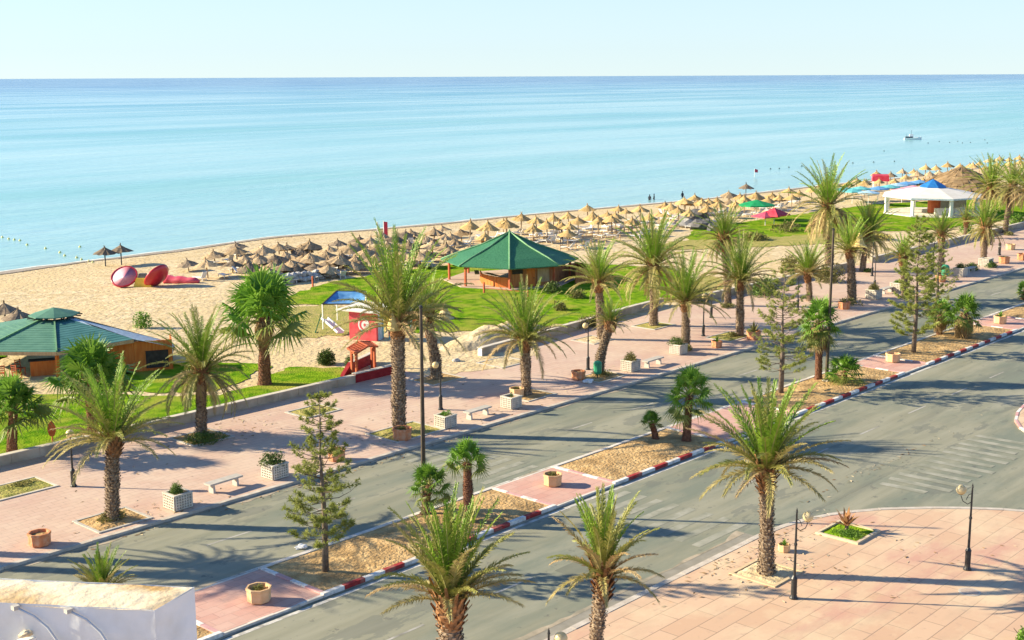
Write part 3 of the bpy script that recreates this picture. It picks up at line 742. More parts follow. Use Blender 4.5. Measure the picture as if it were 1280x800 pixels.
P(1176, 345, 1177, 293, 263, .28, 'b', 'date palm with a green bin against its trunk, in front of the white pavilion')
P(1229, 328, 1232, 284, 249, .30, 'd', 'short palm with a shaggy brown trunk top rising from a white planter', boots=1.8)
P(1256, 291, 1266, 232, 196, .30, 'e', 'tall date palm at the right edge with foot in a small round bed', boots=1.2)
P(1234, 283, 1238, 234, 194, .30, 'd', 'tall date palm hiding the brown thatched roof, left of the one at the frame edge', boots=1.2, z0=.1)
# near kerb
P(563, 902, 563, 748, 622, .34, 'f', 'big foreground date palm at bottom centre with an orange collar of cut stubs', boots=1.2, rz=.4, wide=.9, group='date palms along the near pavement')
P(741, 858, 754, 718, 614, .19, 'g', 'slim foreground date palm with a brown knot under its crown, right of the big one', boots=1.1, rz=2.2, wide=.82, group='date palms along the near pavement')
P(958, 718, 958, 584, 480, .25, 'h', 'foreground date palm standing in a sandy square pit on the pink plaza', boots=1.4, rz=.9, wide=.98, group='date palms along the near pavement')
P(1292, 300, 1288, 240, 199, .28, 'k', 'date palm cut by the right edge, its crown leaning into the far palms')
P(1206, 298, 1208, 276, 256, .2, 'm', 'small young palm on the lawn just right of the white pavilion', z0=.1)
# crown whose tip shows over the corner wall; palms out of frame at the left that throw the long road shadows
q = at(128, 716, 8.2)
P(*(lambda b: (b[0], b[1]))((128, 1150)), 128, 742, 686, .25, 'f', 'palm top with short bright leaves peeping over the white corner wall', z0=SW, boots=0, rz=1.0, group='date palms along the near pavement')
def off_palm(x, y, hgt, var, s, label):
    t_ = thing('date_palm', label, 'palm tree', (x, y, SW), 0, 'date palms along the promenade and beach')
    link('trunk', trunk_mesh([(0, 0, -.1), (0.1, 0, hgt*.5), (0, .1, hgt)], .32, .28, 5, BARK), t_)
    c = link('crown', CROWNS[var], t_, (0, .1, hgt)); c.scale = (s, s, s)
off_palm(16.0, 59.5, 9.0, 'b', .9, 'date palm just outside the left edge whose long shadow crosses the road')
off_palm(20.6, 55.0, 5.6, 'a', .8, 'lower date palm just outside the left edge shading the pink promenade')

fg = 'fan palms on the grass by the bar'
P(15, 571, 17, 512, 468, .24, 'z', 'fan palm cut by the left edge, on the lawn behind the low wall', 'fan', fg, z0=.14, wide=.9)
P(117, 546, 112, 474, 424, .28, 'z', 'fan palm on the lawn in front of the orange bar, partly behind a date palm', 'fan', fg, z0=.14, wide=.9)
P(331, 480, 330, 396, 336, .36, 'z', 'large fan palm with a thick red brown trunk and hanging leaves beside the sandy beach', 'fan', fg, z0=.14, skirt=.38, wide=.82)
fg = 'fan palms on the median'
P(586, 652, 584, 578, 547, .20, 'c', 'tall slim fan palm on the median behind the big foreground date palm', 'fan', fg, z0=.17, wide=.8)
P(531, 642, 537, 606, 580, .17, 'd', 'low fan palm leaning behind the tall dark pole on the median', 'fan', fg, z0=.17, wide=.9)
P(858, 551, 862, 494, 459, .21, 'a', 'healthy fan palm with a red brown trunk at the end of a median bed', 'fan', fg, z0=.17, wide=.8)
P(820, 549, 814, 528, 512, .17, 'c', 'tiny leaning fan palm stump with a tuft of leaves on the median', 'fan', fg, z0=.17, wide=.9)
P(1023, 474, 1024, 402, 372, .22, 'b', 'fan palm with a shaggy dead skirt beside the far lamp pole on the median', 'fan', fg, z0=.17, skirt=.85, wide=.82)
P(1055, 478, 1057, 463, 444, .17, 'd', 'knee high fan palm in the dry soil beside the shaggy one', 'fan', fg, z0=.17, wide=1.2)
P(1174, 417, 1176, 392, 374, .20, 'd', 'left one of two stubby fan palms with brown skirts on the median', 'fan', fg, z0=.17, skirt=.85, wide=.85)
P(1204, 422, 1206, 391, 366, .22, 'd', 'right and bigger one of two stubby fan palms with brown skirts', 'fan', fg, z0=.17, skirt=.85, wide=.85)
P(1279, 372, 1282, 362, 350, .18, 'd', 'small fan palm cut by the right edge on the far median', 'fan', fg, z0=.17)

# araucaria pines
def pine_meshes(hgt, wb, seed, tiers=22, clear=.12, dens=1.0):
    r = random.Random(seed); tr = MB(); cr = MB(); br = MB()
    tr.tube([(0, 0, -.1), (.05, 0, hgt*.3), (-.04, .05, hgt*.65), (0, 0, hgt*.99)], [wb*.06+.05, wb*.05+.04, .05, .012], 9)
    for j in range(tiers):
        u = j/(tiers-1); z0 = hgt*(clear + (1-clear)*u**.95*.985); R0 = wb*(1-u)**.58*(1 if u > .14 else .7+.3*u/.14) + .14
        nb = 5 if u < .85 else 4
        for k in range(nb):
            a = 6.2832*k/nb + j*.77 + r.uniform(-.35, .35); Lb = R0*r.uniform(.55, 1.15); z = z0 + r.uniform(-.5, .5)*hgt/tiers
            if r.random() < .10: continue
            d = Vector((math.cos(a), math.sin(a), 0)); s = Vector((-d.y, d.x, 0)); sag = r.uniform(-.12, .10)
            pts = [Vector((0, 0, z)), d*Lb*.45 + Vector((0, 0, z+sag*Lb+.1*u*Lb)), d*Lb*.8 + Vector((0, 0, z+(sag+.10)*Lb+.15*u*Lb)), d*Lb + Vector((0, 0, z+(sag+.24)*Lb+.2*u*Lb))]
            br.tube(pts, [.024*(1-u*.5), .017, .010, .005], 4, 0, False)
            ncl = max(2, int((3+3.5*(1-u))*dens))
            for c in range(ncl):
                t = .40+.60*(c+r.uniform(.3, .9))/ncl; i = min(2, int(t*3)); q = pts[i].lerp(pts[i+1], min(1, t*3-i))
                for sg in (-1, 0, 1):
                    if r.random() < .34: continue
                    cc = q + s*sg*Lb*.24*(1.2-t)*r.uniform(.6, 1.3) + d*r.uniform(0, .12) + Vector((0, 0, .05+r.uniform(-.03, .08))); rad = (.13+.08*(1-u))*r.uniform(.6, 1.35)
                    br.bar(q, cc, .010, .010)
                    for l in range(int(22*dens)):
                        th = r.uniform(0, 6.28); el = r.uniform(-.6, 1.4); dd = Vector((math.cos(th)*math.cos(el), math.sin(th)*math.cos(el), math.sin(el)))
                        sd = dd.cross(Vector((r.uniform(-1, 1), r.uniform(-1, 1), r.uniform(-1, 1)))).normalized()*.015
                        o = cc + dd*rad*r.uniform(.0, .3); cr.tri(o-sd, o+sd, cc+dd*rad*r.uniform(.7, 1.2), 0)
    return tr.mesh('pine_trunk', [PBARK], True), br.mesh('pine_limbs', [PBARK]), cr.mesh('pine_crown', [PINE])
def pine(px, py, tip, half, seed, label, **kw):
    b = at(px, py, .17); hgt = zat(b, tip) - .17; w = half/ppm(b)
    t_ = thing('araucaria_pine', label, 'pine tree', b, 0, 'araucaria pines on the median')
    a, l, c = pine_meshes(hgt, w, seed, **kw)
    link('trunk', a, t_); link('branches', l, t_); link('crown', c, t_)
pine(407, 714, 492, 47, 1, 'airy pine on the median nearest the viewer, left of the tall dark pole', tiers=22, clear=.19)
pine(976, 490, 336, 42, 2, 'thin see-through pine on the median behind the foreground plaza palm', tiers=24, clear=.17, dens=1.0)
pine(1142, 441, 272, 36, 3, 'dense tall pine on the median left of the two stubby fan palms', tiers=28, clear=.15, dens=1.4)
pine(1170, 395, 300, 24, 4, 'slim pine half hidden behind the densest pine', tiers=14, clear=.1, dens=.8)

# shrubs: clouds of small leaves
def leaf_cloud(r, mb, c, rad, n, size, mi=0, up=0.0):
    c = Vector(c)
    for _ in range(n):
        d = Vector((r.gauss(0, 1), r.gauss(0, 1), r.gauss(0, 1))).normalized(); k = r.uniform(.35, 1.0)**.5
        p = c + Vector((d.x*rad[0]*k, d.y*rad[1]*k, abs(d.z)*rad[2]*k if up else d.z*rad[2]*k))
        a = Vector((r.uniform(-1, 1), r.uniform(-1, 1), r.uniform(-.2, 1.2))).normalized(); b = a.cross(Vector((r.uniform(-1, 1), r.uniform(-1, 1), .3))).normalized()
        s = size*r.uniform(.6, 1.4); mb.quad(p-b*s*.3, p+a*s*.5-b*s*.05, p+a*s, p+a*s*.4+b*s*.35, mi)
def shrub_mesh(seed, rx, ry, h, n, size, material, lumps=5):
    r = random.Random(seed); mb = MB()
    for i in range(lumps):
        a = r.uniform(0, 6.28); k = r.uniform(0, .6)
        leaf_cloud(r, mb, (math.cos(a)*rx*k, math.sin(a)*ry*k, 0), (rx*r.uniform(.45, .75), ry*r.uniform(.45, .75), h*r.uniform(.65, 1.05)), n//lumps, size, 0, 1)
    return mb.mesh('shrub_mesh_%d' % seed, [material])
def stems_mesh(seed, rx, h):
    r = random.Random(seed); mb = MB()
    for i in range(7):
        a = r.uniform(0, 6.28); mb.tube([(0, 0, -.05), (math.cos(a)*rx*.3, math.sin(a)*rx*.3, h*.4), (math.cos(a)*rx*.6, math.sin(a)*rx*.6, h*.75)], [.02, .014, .006], 4, 0, False)
    return mb.mesh('stems_%d' % seed, [PBARK])
def bush(px, py, half, hpx, material, label, z=.12, n=900, size=.13, seed=None, group=None, name='bush', cat='bush'):
    b = ground(px, py, z); k = ppm(b); seed = seed or int(px*7+py); rx = half/k; h = hpx/k*1.05
    t_ = thing(name, label, cat, b, 0, group)
    link('leaves', shrub_mesh(seed, rx, rx*.8, h, n, size, material), t_); link('stems', stems_mesh(seed, rx, h), t_)
bg = 'bushes along the beach wall'
bush(408, 456, 17, 19, SHRUB, 'larger rounded green bush on the sand left of the red gateway', .1, 1600, .16)
bush(438, 460, 9, 15, SHRUB, 'smaller green bush right against the red gateway posts', .1, 800, .15)
bush(254, 554, 31, 13, SHRUB, 'green ground cover spread in a ring at a palm foot by the wall', SW, 1700, .12, name='ground_cover_plant', cat='plant')
bush(140, 650, 26, 13, SHRUBO, 'sparse dry green plants around a palm foot in the triangular bed', SW, 650, .13, name='ground_cover_plant', cat='plant')
bush(873, 376, 22, 16, SHRUB, 'dark green bush behind the wall near the two slim lamps', .1, 1200, .2, group=bg)
bush(742, 408, 26, 14, SHRUBO, 'grey green bush spilling over the curved low wall', .1, 900, .2, group=bg)
bush(690, 366, 20, 14, SHRUB, 'dark shrub at the right corner of the timber hut', .14, 900, .2, group=bg)
bush(722, 372, 16, 10, SHRUBO, 'low grey shrub right of the timber hut', .14, 600, .2, group=bg)
bush(955, 370, 30, 24, SHRUB, 'wide green hedge bush behind the thin pine', .1, 1300, .24, group=bg)
bush(1033, 352, 27, 26, SHRUBO, 'round olive bush on the promenade at the foot of the tallest far palm', .12, 1300, .24, group=bg)
bush(985, 340, 22, 24, SHRUBO, 'dry olive bush on the sand left of the tallest far palm', .1, 900, .25, group=bg)
bush(1270, 281, 16, 14, SHRUBG, 'bright green bush at the wall by the right edge', .1, 800, .28, group=bg)
bush(1208, 292, 12, 14, SHRUBG, 'light green bush at the corner of the white pavilion lawn', .1, 600, .26, group=bg)
bush(1214, 338, 14, 10, SHRUB, 'dark bush left of the shaggy palm in the white planter', SW, 500, .2, group=bg)
bush(1237, 334, 10, 9, SHRUB, 'dark bush right of the shaggy palm in the white planter', SW, 400, .2, group=bg)
bush(1261, 294, 11, 4, SHRUBO, 'low plants ringing the palm foot at the right edge', SW, 300, .2, group=bg)
bush(1085, 340, 9, 4, SHRUB, 'low plants at the foot of the palm leaning right', SW, 300, .2, group=bg)
bush(910, 384, 13, 5, SHRUBO, 'yellowish low plants at a palm foot by the wall', SW, 400, .16, group=bg)
bush(1062, 381, 16, 9, SHRUBO, 'olive plants round the thick palm with the hanging cone', SW, 500, .18, group=bg)
bush(916, 421, 12, 6, SHRUBO, 'low green plants in the bed left of the agave tub', SW, 350, .14, group=bg)
bush(860, 438, 12, 7, SHRUBO, 'low green plants at the foot of the palm beside a white planter', SW, 350, .14, group=bg)
bush(755, 470, 15, 8, SHRUBO, 'scrubby plants at the foot of the leaning short palm', SW, 400, .13, group=bg)
bush(80, 482, 18, 12, SHRUB, 'dark green shrub beside the front post of the bar', .14, 800, .16, group=bg)
bush(112, 480, 22, 26, SHRUBO, 'tall grey green shrub in front of the bar, behind the fan palm', .14, 1100, .18, group=bg)
bush(178, 410, 12, 20, SHRUBG, 'yellow green bush alone on the beach sand behind the bar', .1, 500, .22, group=bg)
bush(1283, 806, 27, 24, SHRUBG, 'bright green bush with orange leaves at the bottom right corner', SW, 1500, .10)
bush(700, 388, 13, 12, SHRUBO, 'pale flowering shrub behind the curved low wall', .1, 500, .18, group=bg)
bush(1100, 300, 20, 9, DRYG, 'dry yellow grass clump on the bare ground left of the white pavilion', .1, 500, .3, group=bg)
bush(945, 300, 26, 10, SHRUBO, 'dry olive scrub along the edge of the far lawn', .1, 700, .3, group=bg)
bush(985, 290, 24, 14, SHRUBO, 'feathery brownish scrub tree left of the tallest far palm', .1, 500, .3, group=bg)
# ------------------------------------------------------------------ street furniture
def lamp(px, py, top, label, arm=None, globe=True, z=SW, hgt=None, pos=None):
    b = Vector(pos) if pos else at(px, py, z); h = hgt or (zat(b, top) - z)
    t_ = thing('street_lamp', label, 'street lamp', b, 0, 'globe street lamps')
    mb = MB(); mb.lathe([(.17, 0), (.17, .05), (.13, .10), (.115, .16), (.115, .78), (.13, .82), (.085, .90), (.06, .95)], 12); mb.build('lamp_base', IRON, t_)
    mb = MB(); mb.tube([(0, 0, .9), (0, 0, h*.62), (0, 0, h)], [.055, .045, .032], 9)
    mb.lathe([(.06, h*.6), (.07, h*.61), (.06, h*.625)], 9); mb.lathe([(.05, h*.97), (.02, h*1.0), (.0, h*1.03)], 8); mb.build('pole', IRON, t_)
    if globe:
        view = Vector((-b.y, b.x, 0)).normalized()  # image-left
        a = arm if arm is not None else 0
        ox, oy = -view.x*a, -view.y*a
        gzv = h*.93 if a else h+.12
        mb = MB()
        if a:
            mb.tube([(0, 0, h*.80), (ox*.35, oy*.35, h*.77), (ox*.8, oy*.8, h*.80), (ox, oy, h*.86)], .018, 6)
            mb.tube([(0, 0, h*.90), (ox*.3, oy*.3, h*.88), (ox*.5, oy*.5, h*.82)], .014, 6)
        mb.lathe([(.03, -.21), (.09, -.20), (.10, -.15)], 10, (ox, oy, gzv)); mb.build('bracket', IRON, t_)
        mb = MB(); pr = [(.205*math.cos(R_(q)), .205*math.sin(R_(q))) for q in range(-72, 91, 18)]; pr[-1] = (.0005, .205); mb.lathe(pr, 16, (ox, oy, gzv)); mb.build('globe', GLOBE, t_, True)
    return t_
lamp(92, 608, 545, 'black lamp with a cream globe by the low wall, left of the nearest promenade palm')
lamp(551, 512, 452, 'black promenade lamp behind a white planter, bench to its right', arm=-.28)
lamp(735, 462, 403, 'black promenade lamp left of the short leaning palm', arm=-.2)
lamp(879, 420, 372, 'nearer of two slim lamps in the middle of the promenade, cream globe on top')
lamp(889, 397, 362, 'farther of two slim lamps in the middle of the promenade, close to the wall', globe=False)
lamp(997, 387, 345, 'black lamp left of the small date palm behind the thin pine', globe=False)
lamp(1093, 362, 325, 'nearer black lamp of a pair right of the palm with the hanging cone', globe=False)
lamp(1090, 345, 302, 'farther black lamp of a pair, by the low wall', globe=False)
lamp(1166, 340, 303, 'black lamp just left of the palm before the white pavilion', globe=False)
lamp(1238, 306, 278, 'far black lamp behind the shaggy palm in the planter', globe=False)
lamp(992, 748, 637, 'black plaza lamp with its cream globe hanging to the right', arm=.42)
lamp(1209, 712, 606, 'black plaza lamp with its cream globe hanging to the left', arm=-.42)
p = at(686, 788, 3.75); lamp(0, 0, 0, 'black lamp at the bottom edge with only its tip and globe in view', arm=.36, pos=(p.x, p.y, SW), hgt=3.63)
def tall_pole(px, py, top, cx, label):
    b = at(px, py, .2); h = zat(b, top)-.2; tp = on_plane(b, cx, top)-b
    t_ = thing('lamp_post', label, 'lamp post', b)
    mb = MB(); mb.tube([(0, 0, -.1), (0, 0, 1.2), tuple(tp*.5), tuple(tp)], [.12, .115, .095, .07], 10); mb.build('pole', BRONZE, t_)
    mb = MB(); mb.box((0, 0, .03), (.42, .42, .06)); mb.box((.13, .13, .08), (.05, .05, .06)); mb.box((-.13, -.13, .08), (.05, .05, .06)); mb.build('base_plate', CONC, t_)
    mb = MB(); mb.lathe([(.085, -.05), (.085, .04), (.03, .10)], 8, tuple(tp)); mb.build('cap', IRON, t_)
tall_pole(530, 634, 384, 526, 'tall dark brown lamp post on the median right of the nearest pine')
tall_pole(1033, 476, 287, 1042, 'tall dark brown lamp post beside the shaggy fan palm on the far median')
b = at(1249, 319, SW); t_ = thing('bollard', 'dark post standing alone on the far promenade near the right edge', 'bollard', b)
mb = MB(); mb.lathe([(.2, 0), (.2, .1), (.15, .2), (.15, 1.25), (.17, 1.3), (.05, 1.4)], 10); mb.build('post', IRON, t_); mb = MB(); mb.lathe([(.18, .95), (.18, 1.05)], 10); mb.build('collar', CONC, t_)

# planters
def planter_root(label):
    t_ = thing('planter', label, 'planter', (0, 0, 0), 0, 'square white concrete planters')
    s, h = .95, .74; mb = MB()
    for a in range(4):
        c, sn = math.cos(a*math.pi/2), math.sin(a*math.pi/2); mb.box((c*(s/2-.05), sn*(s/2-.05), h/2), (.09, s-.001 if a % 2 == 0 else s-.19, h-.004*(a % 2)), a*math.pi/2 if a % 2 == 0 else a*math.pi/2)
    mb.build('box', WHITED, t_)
    mb = MB()
    [mb.box((math.cos(q*math.pi/2)*(s/2-.03), math.sin(q*math.pi/2)*(s/2-.03), h+.005+.001*q), (.13, s+.09, .05), q*math.pi/2) for q in range(4)]
    for a in range(4):
        M = Matrix.Rotation(a*math.pi/2, 4, 'Z')
        for k in range(7):
            y = -.42+.14*k
            mb.bar(M @ Vector((s/2+.012, y, .05)), M @ Vector((s/2+.012, y, h-.02)), .055, .06)
        for k in range(6):
            z = .07+.13*k
            mb.bar(M @ Vector((s/2+.016, -s/2+.02, z)), M @ Vector((s/2+.016, s/2-.02, z)), .05, .05)
    mb.build('lattice', LATT, t_)
    mb = MB(); mb.box((0, 0, h-.12), (s-.2, s-.2, .05)); mb.build('soil', SOIL, t_)
    return t_
PL = planter_root('x'); PLT = tree_of(PL)
PLANTS = {'dome': shrub_mesh(301, .40, .40, .55, 900, .075, SHRUB), 'wide': shrub_mesh(302, .72, .55, .62, 1100, .085, SHRUB, 7), 'low': shrub_mesh(303, .32, .3, .25, 350, .08, SHRUBG),
          'brown': shrub_mesh(304, .55, .5, .55, 900, .09, SHRUBO, 6), 'tiny': shrub_mesh(305, .12, .1, .4, 60, .09, SHRUB)}
first = True
def planter(px, py, plant, label, sc_=1.0, rz=0):
    global first
    b = at(px, py, SW)
    if first: r = PL; r.location = b; r['label'] = label; first = False; r.scale = (sc_,)*3; r.rotation_euler = (0, 0, rz)
    else: r = dup(PL, b, rz, label, (sc_,)*3, PLT)
    if plant: o = link('plant', PLANTS[plant], r, (0, 0, .66)); o.scale = (1.15, 1.15, 1.25); o.rotation_euler = (0, 0, rnd.uniform(0, 6))
planter(223, 634, 'dome', 'white lattice planter with a small round shrub, left of the nearest bench')
planter(344, 596, 'wide', 'white lattice planter with a spreading green shrub, left of the nearest pine', 1.0)
planter(557, 533, 'low', 'white lattice planter with low greenery in front of a lamp, left of the second bench', .95)
planter(639, 509, 'tiny', 'white lattice planter almost bare, next to an orange pot at a palm foot', .95)
planter(788, 463, 'brown', 'white planter with a bushy brownish shrub, left of the third bench')
planter(848, 442, 'wide', 'white planter with a leafy shrub at the foot of a date palm', .95)
planter(1092, 373, 'brown', 'far white planter with a drooping shrub right of the palm with the hanging cone', 1.1)
planter(1200, 345, 'dome', 'far white planter with a dark round shrub right of the green bin', 1.1)
planter(1232, 333, None, 'far white planter holding the shaggy palm', 1.15)
planter(1122, 364, 'low', 'far white planter half hidden by the densest pine', 1.1)
# octagonal tubs
def tub_root(material, nm, group):
    t_ = thing('flower_tub', nm, 'plant pot', (0, 0, 0), 0, group)
    mb = MB(); mb.lathe([(.40, 0), (.46, .05), (.47, .46), (.50, .48), (.50, .58), (.43, .58), (.41, .42)], 8, a0=.39); mb.build('tub', material, t_)
    mb = MB(); mb.lathe([(.42, .44), (.2, .47), (.001, .48)], 8, a0=.39); mb.build('soil', SOIL, t_)
    return t_
T1 = tub_root(TERRA, 'x', 'orange octagonal tubs'); T2 = tub_root(PEACH, 'x', 'peach octagonal tubs'); TT = {id(T1): tree_of(T1), id(T2): tree_of(T2)}
used = set()
def agave_mesh(seed, n=26, L0=.6, w=.07, mats=None):
    r = random.Random(seed); mb = MB()
    for i in range(n):
        a = i*2.4; el = R_(85-70*i/n + r.uniform(-8, 8)); d = Vector((math.cos(a)*math.cos(el), math.sin(a)*math.cos(el), math.sin(el))); s = Vector((-math.sin(a), math.cos(a), 0))*w
        L1 = L0*r.uniform(.75, 1.1); q = d*L1*.55; tp = d*L1 - Vector((0, 0, .18*L1*i/n)); mb.quad(-s*.5, s*.5, q+s*.6, q-s*.6); mb.tri(q-s*.6, q+s*.6, tp)
    return mb.mesh('agave_%d' % seed, mats or [SHRUBG])
PLANTS['agave'] = agave_mesh(1); PLANTS['agave2'] = agave_mesh(2, 22, .85, .09, [SHRUBO]); PLANTS['mulch'] = shrub_mesh(310, .33, .33, .14, 260, .09, SHRUBO)
def tub(px, py, kind, plant, label, sc_=1.0, z=SW):
    b = at(px, py, z); root = T1 if kind == 'o' else T2
    if id(root) not in used: used.add(id(root)); r = root; r.location = b; r['label'] = label; r.scale = (sc_,)*3
    else: r = dup(root, b, rnd.uniform(-.15, .15), label, (sc_,)*3, TT[id(root)])
    if plant: link('plant', PLANTS[plant], r, (0, 0, .46))
tub(50, 681, 'o', None, 'empty orange octagonal tub at the left edge near the kerb')
tub(503, 549, 'o', 'mulch', 'broad orange tub at the foot of the thick-trunked palm', 1.15)
tub(646, 496, 'p', 'mulch', 'orange octagonal pot behind the almost bare white planter', 1.0)
tub(723, 474, 'o', None, 'orange tub with bare soil beside the scrub of the leaning short palm')
tub(896, 434, 'o', 'agave', 'small orange tub with a sprouting plant at the promenade kerb', .85)
tub(942, 424, 'o', 'agave2', 'wide orange tub with a spiky agave beside a date palm', 1.15)
tub(1055, 386, 'o', 'mulch', 'far orange tub in front of the palm with the hanging cone', 1.1)
tub(1176, 352, 'o', None, 'far orange tub just below the green bin', 1.1)
tub(1255, 329, 'o', 'mulch', 'far orange tub right of the shaggy palm planter', 1.2)
tub(1278, 325, 'o', None, 'far orange tub cut by the right edge', 1.2)
tub(421, 575, 'o', None, 'orange tub seen through the nearest pine', 1.0)
tub(691, 606, 'p', 'mulch', 'peach tub alone on the pink median crossing in the middle', 1.0, .11)
tub(324, 751, 'p', 'mulch', 'peach tub on the pink median crossing next to the corner wall', 1.0, .11)
tub(1116, 452, 'p', None, 'peach tub on the median crossing below the densest pine', 1.05, .11)
tub(1250, 404, 'p', 'agave', 'far peach tub with a dry plant on the last crossing', 1.05, .11)
tub(980, 689, 'p', 'agave', 'little pot with a pale plant behind the left plaza lamp', .55)
tub(1263, 312, 'p', 'mulch', 'far shallow tub with a tan plant near the lone dark post', 1.1)
# benches
def bench_root():
    t_ = thing('bench', 'x', 'bench', (0, 0, 0), 0, 'backless concrete benches')
    mb = MB(); mb.box((0, 0, .46), (2.0, .52, .085)); mb.build('seat', CONC, t_)
    for s in (-1, 1):
        mb = MB(); mb.box((s*.72, 0, .21), (.14, .40, .42), 0, 0, .8); mb.build('leg', CONC, t_)
    return t_
B = bench_root(); BT = tree_of(B)
for i, (px, py, lab) in enumerate([(280, 611, 'nearest backless concrete bench, between two white planters at left'), (597, 521, 'second concrete bench, between two white planters in front of a lamp'),
                                   (816, 457, 'third concrete bench, right of the bushy brownish planter'), (1108, 366, 'far pale bench left of the densest pine'), (1213, 340, 'far pale bench between two far white planters')]):
    b = at(px, py, SW)
    if i == 0: B.location = b; B['label'] = lab; B.rotation_euler = (0, 0, .05)
    else: dup(B, b, .03, lab, None, BT)
# tree pits
def pit(px, py, w, d, label, border=CONC, fill=SAND, ang=0.0, bh=.05, pos=None):
    b = Vector(pos) if pos else at(px, py, SW); t_ = thing('tree_pit', label, 'planting bed', (b.x, b.y, SW), ang, 'square planting beds cut in the paving')
    mb = MB()
    for s in (-1, 1):
        mb.box((0, s*d/2, bh/2), (w+.14, .14, bh)); mb.box((s*w/2, 0, bh/2-.003), (.14, d-.145, bh))
    mb.build('border', border, t_)
    r = random.Random(int(w*100+b.x)); mb = MB(); n = 8
    P = [[Vector((-w/2+.07+(w-.14)*i/n, -d/2+.07+(d-.14)*j/n, .012+(.02+.06*r.random() if 0 < i < n and 0 < j < n else 0))) for j in range(n+1)] for i in range(n+1)]
    for i in range(n):
        for j in range(n): mb.quad(P[i][j], P[i+1][j], P[i+1][j+1], P[i][j+1])
    mb.build('earth', fill, t_, True)
    return t_
pit(22, 611, 3.0, 2.2, 'sandy square bed with dry weeds at the left edge, below the wall', COPE, DRYG)
pit(141, 650, 2.6, 2.2, 'dark bordered bed around the nearest promenade palm', CONC, SOIL)
pit(252, 547, 2.6, 2.4, 'bed hidden by the ring of green ground cover', CONC, SOIL)
pit(392, 514, 2.6, 2.0, 'grassy bed behind the top of the nearest pine', CONC, DRYG)
pit(507, 540, 3.6, 2.6, 'bed round the thick-trunked palm with the orange tub', CONC, DRYG)
pit(547, 474, 3.0, 2.2, 'shaded bed round the leaning palm behind the thick one', CONC, SOIL)
pit(629, 453, 2.8, 2.4, 'bare sandy bed near the end of the broken wall', CONC, SAND)
pit(663, 494, 2.6, 2.0, 'bed round the palm next to the orange pot', CONC, SOIL)
pit(741, 425, 2.4, 2.2, 'sandy bed of the palm behind the leaning short one', CONC, SAND)
pit(752, 471, 3.0, 2.0, 'weedy bed of the leaning short palm', CONC, SOIL)
pit(817, 407, 2.8, 2.2, 'grassy bed of the tall palm with orange stubs', CONC, DRYG)
pit(912, 421, 3.2, 2.2, 'bed left of the agave tub', CONC, DRYG)
pit(958, 716, 2.1, 2.0, 'yellow bordered sandy pit of the foreground plaza palm', mat('yellowish_border', (.58, .44, .26), (.66, .52, .33), scale=4), SAND)
pit(1060, 666, 2.0, 1.9, 'green grassy pit with a dry brown shoot on the plaza', mat('buff_border', (.60, .46, .30), (.68, .55, .38), scale=4), GRASS, bh=.09)
b = at(1058, 664, SW+.05); t_ = thing('young_palm', 'dry brown palm shoot in the green square pit on the plaza', 'plant', b)
link('dry_leaves', agave_mesh(7, 16, .95, .14, [mat('dry_shoot', (.40, .20, .09), (.5, .3, .13), scale=3, trans=.2)]), t_, (0, 0, .25)); mb = MB(); mb.tube([(0, 0, -.05), (.02, 0, .3)], [.10, .08], 7); mb.build('stem', BARK, t_)
b = at(1062, 668, SW+.05); t_ = thing('grass_tuft', 'bright green grass filling the square pit on the plaza', 'grass', b); link('blades', shrub_mesh(71, .8, .75, .16, 1600, .07, SHRUBG, 9), t_)
b = at(24, 607, SW+.03); t_ = thing('weed_tuft', 'dry brown weeds in the sandy bed at the left edge', 'plant', b); link('leaves', shrub_mesh(72, .9, .5, .2, 260, .12, SHRUBO, 6), t_)
# manhole, litter, bins, little signs
b = at(1212, 740, SW+.004); t_ = thing('manhole_cover', 'round grey manhole cover set in the plaza paving', 'manhole cover', b); mb = MB()
mb.lathe([(.42, 0), (.42, .008), (.36, .010)], 28); mb.build('frame', CONC, t_); mb = MB(); mb.lathe([(.345, .004), (.345, .014), (.001, .016)], 28); mb.build('lid', mat('manhole_lid', (.42, .33, .26), (.5, .4, .33), scale=12, bump=.5), t_)
def crumple(px, py, sz, label, z=.0):
    b = at(px, py, z); r = random.Random(int(px)); t_ = thing('plastic_bag', label, 'litter', b); bm = bmesh.new(); bmesh.ops.create_icosphere(bm, subdivisions=3, radius=sz)
    for v in bm.verts:
        k = 1+.45*noise.noise(v.co*4/sz*.4+Vector((px, 0, 0))); v.co = Vector((v.co.x*k*1.3, v.co.y*k, max(-.0, v.co.z*k*.42+sz*.3)))
    me = bpy.data.meshes.new('bag'); bm.to_mesh(me); bm.free(); me.materials.append(WHITEP); link('bag', me, t_)
crumple(377, 685, .22, 'crumpled white plastic bag lying on the road left of the median')
crumple(735, 478, .3, 'white bag lying beside the orange tub near the leaning palm', SW)
def bin_(px, py, label, s=1.0, post=True):
    b = at(px, py, SW); t_ = thing('litter_bin', label, 'litter bin', b); mb = MB(); mb.lathe([(.24*s, .35*s), (.30*s, .5*s), (.30*s, 1.12*s), (.2*s, 1.25*s), (.02, 1.3*s)], 12); mb.build('drum', GREENP, t_)
    mb = MB(); mb.tube([(0, 0, 0), (0, 0, .42*s)], .04*s, 6); mb.lathe([(.2*s, 0), (.2*s, .04)], 8); mb.build('post', IRON, t_)
bin_(747, 473, 'green litter bin against the foot of the leaning short palm', .95)
bin_(1181, 351, 'green litter bin in front of the palm before the white pavilion', 1.25)
b = at(66, 556, .14); t_ = thing('sign_board', 'small brown leaf-shaped board on a stake in the lawn behind the wall', 'sign', b); mb = MB(); mb.box((0, 0, .35), (.06, .06, .7)); mb.build('stake', WOODR, t_)
mb = MB(); pr = [(.12, .5), (.21, .75), (.22, 1.0), (.15, 1.22), (.02, 1.34)]
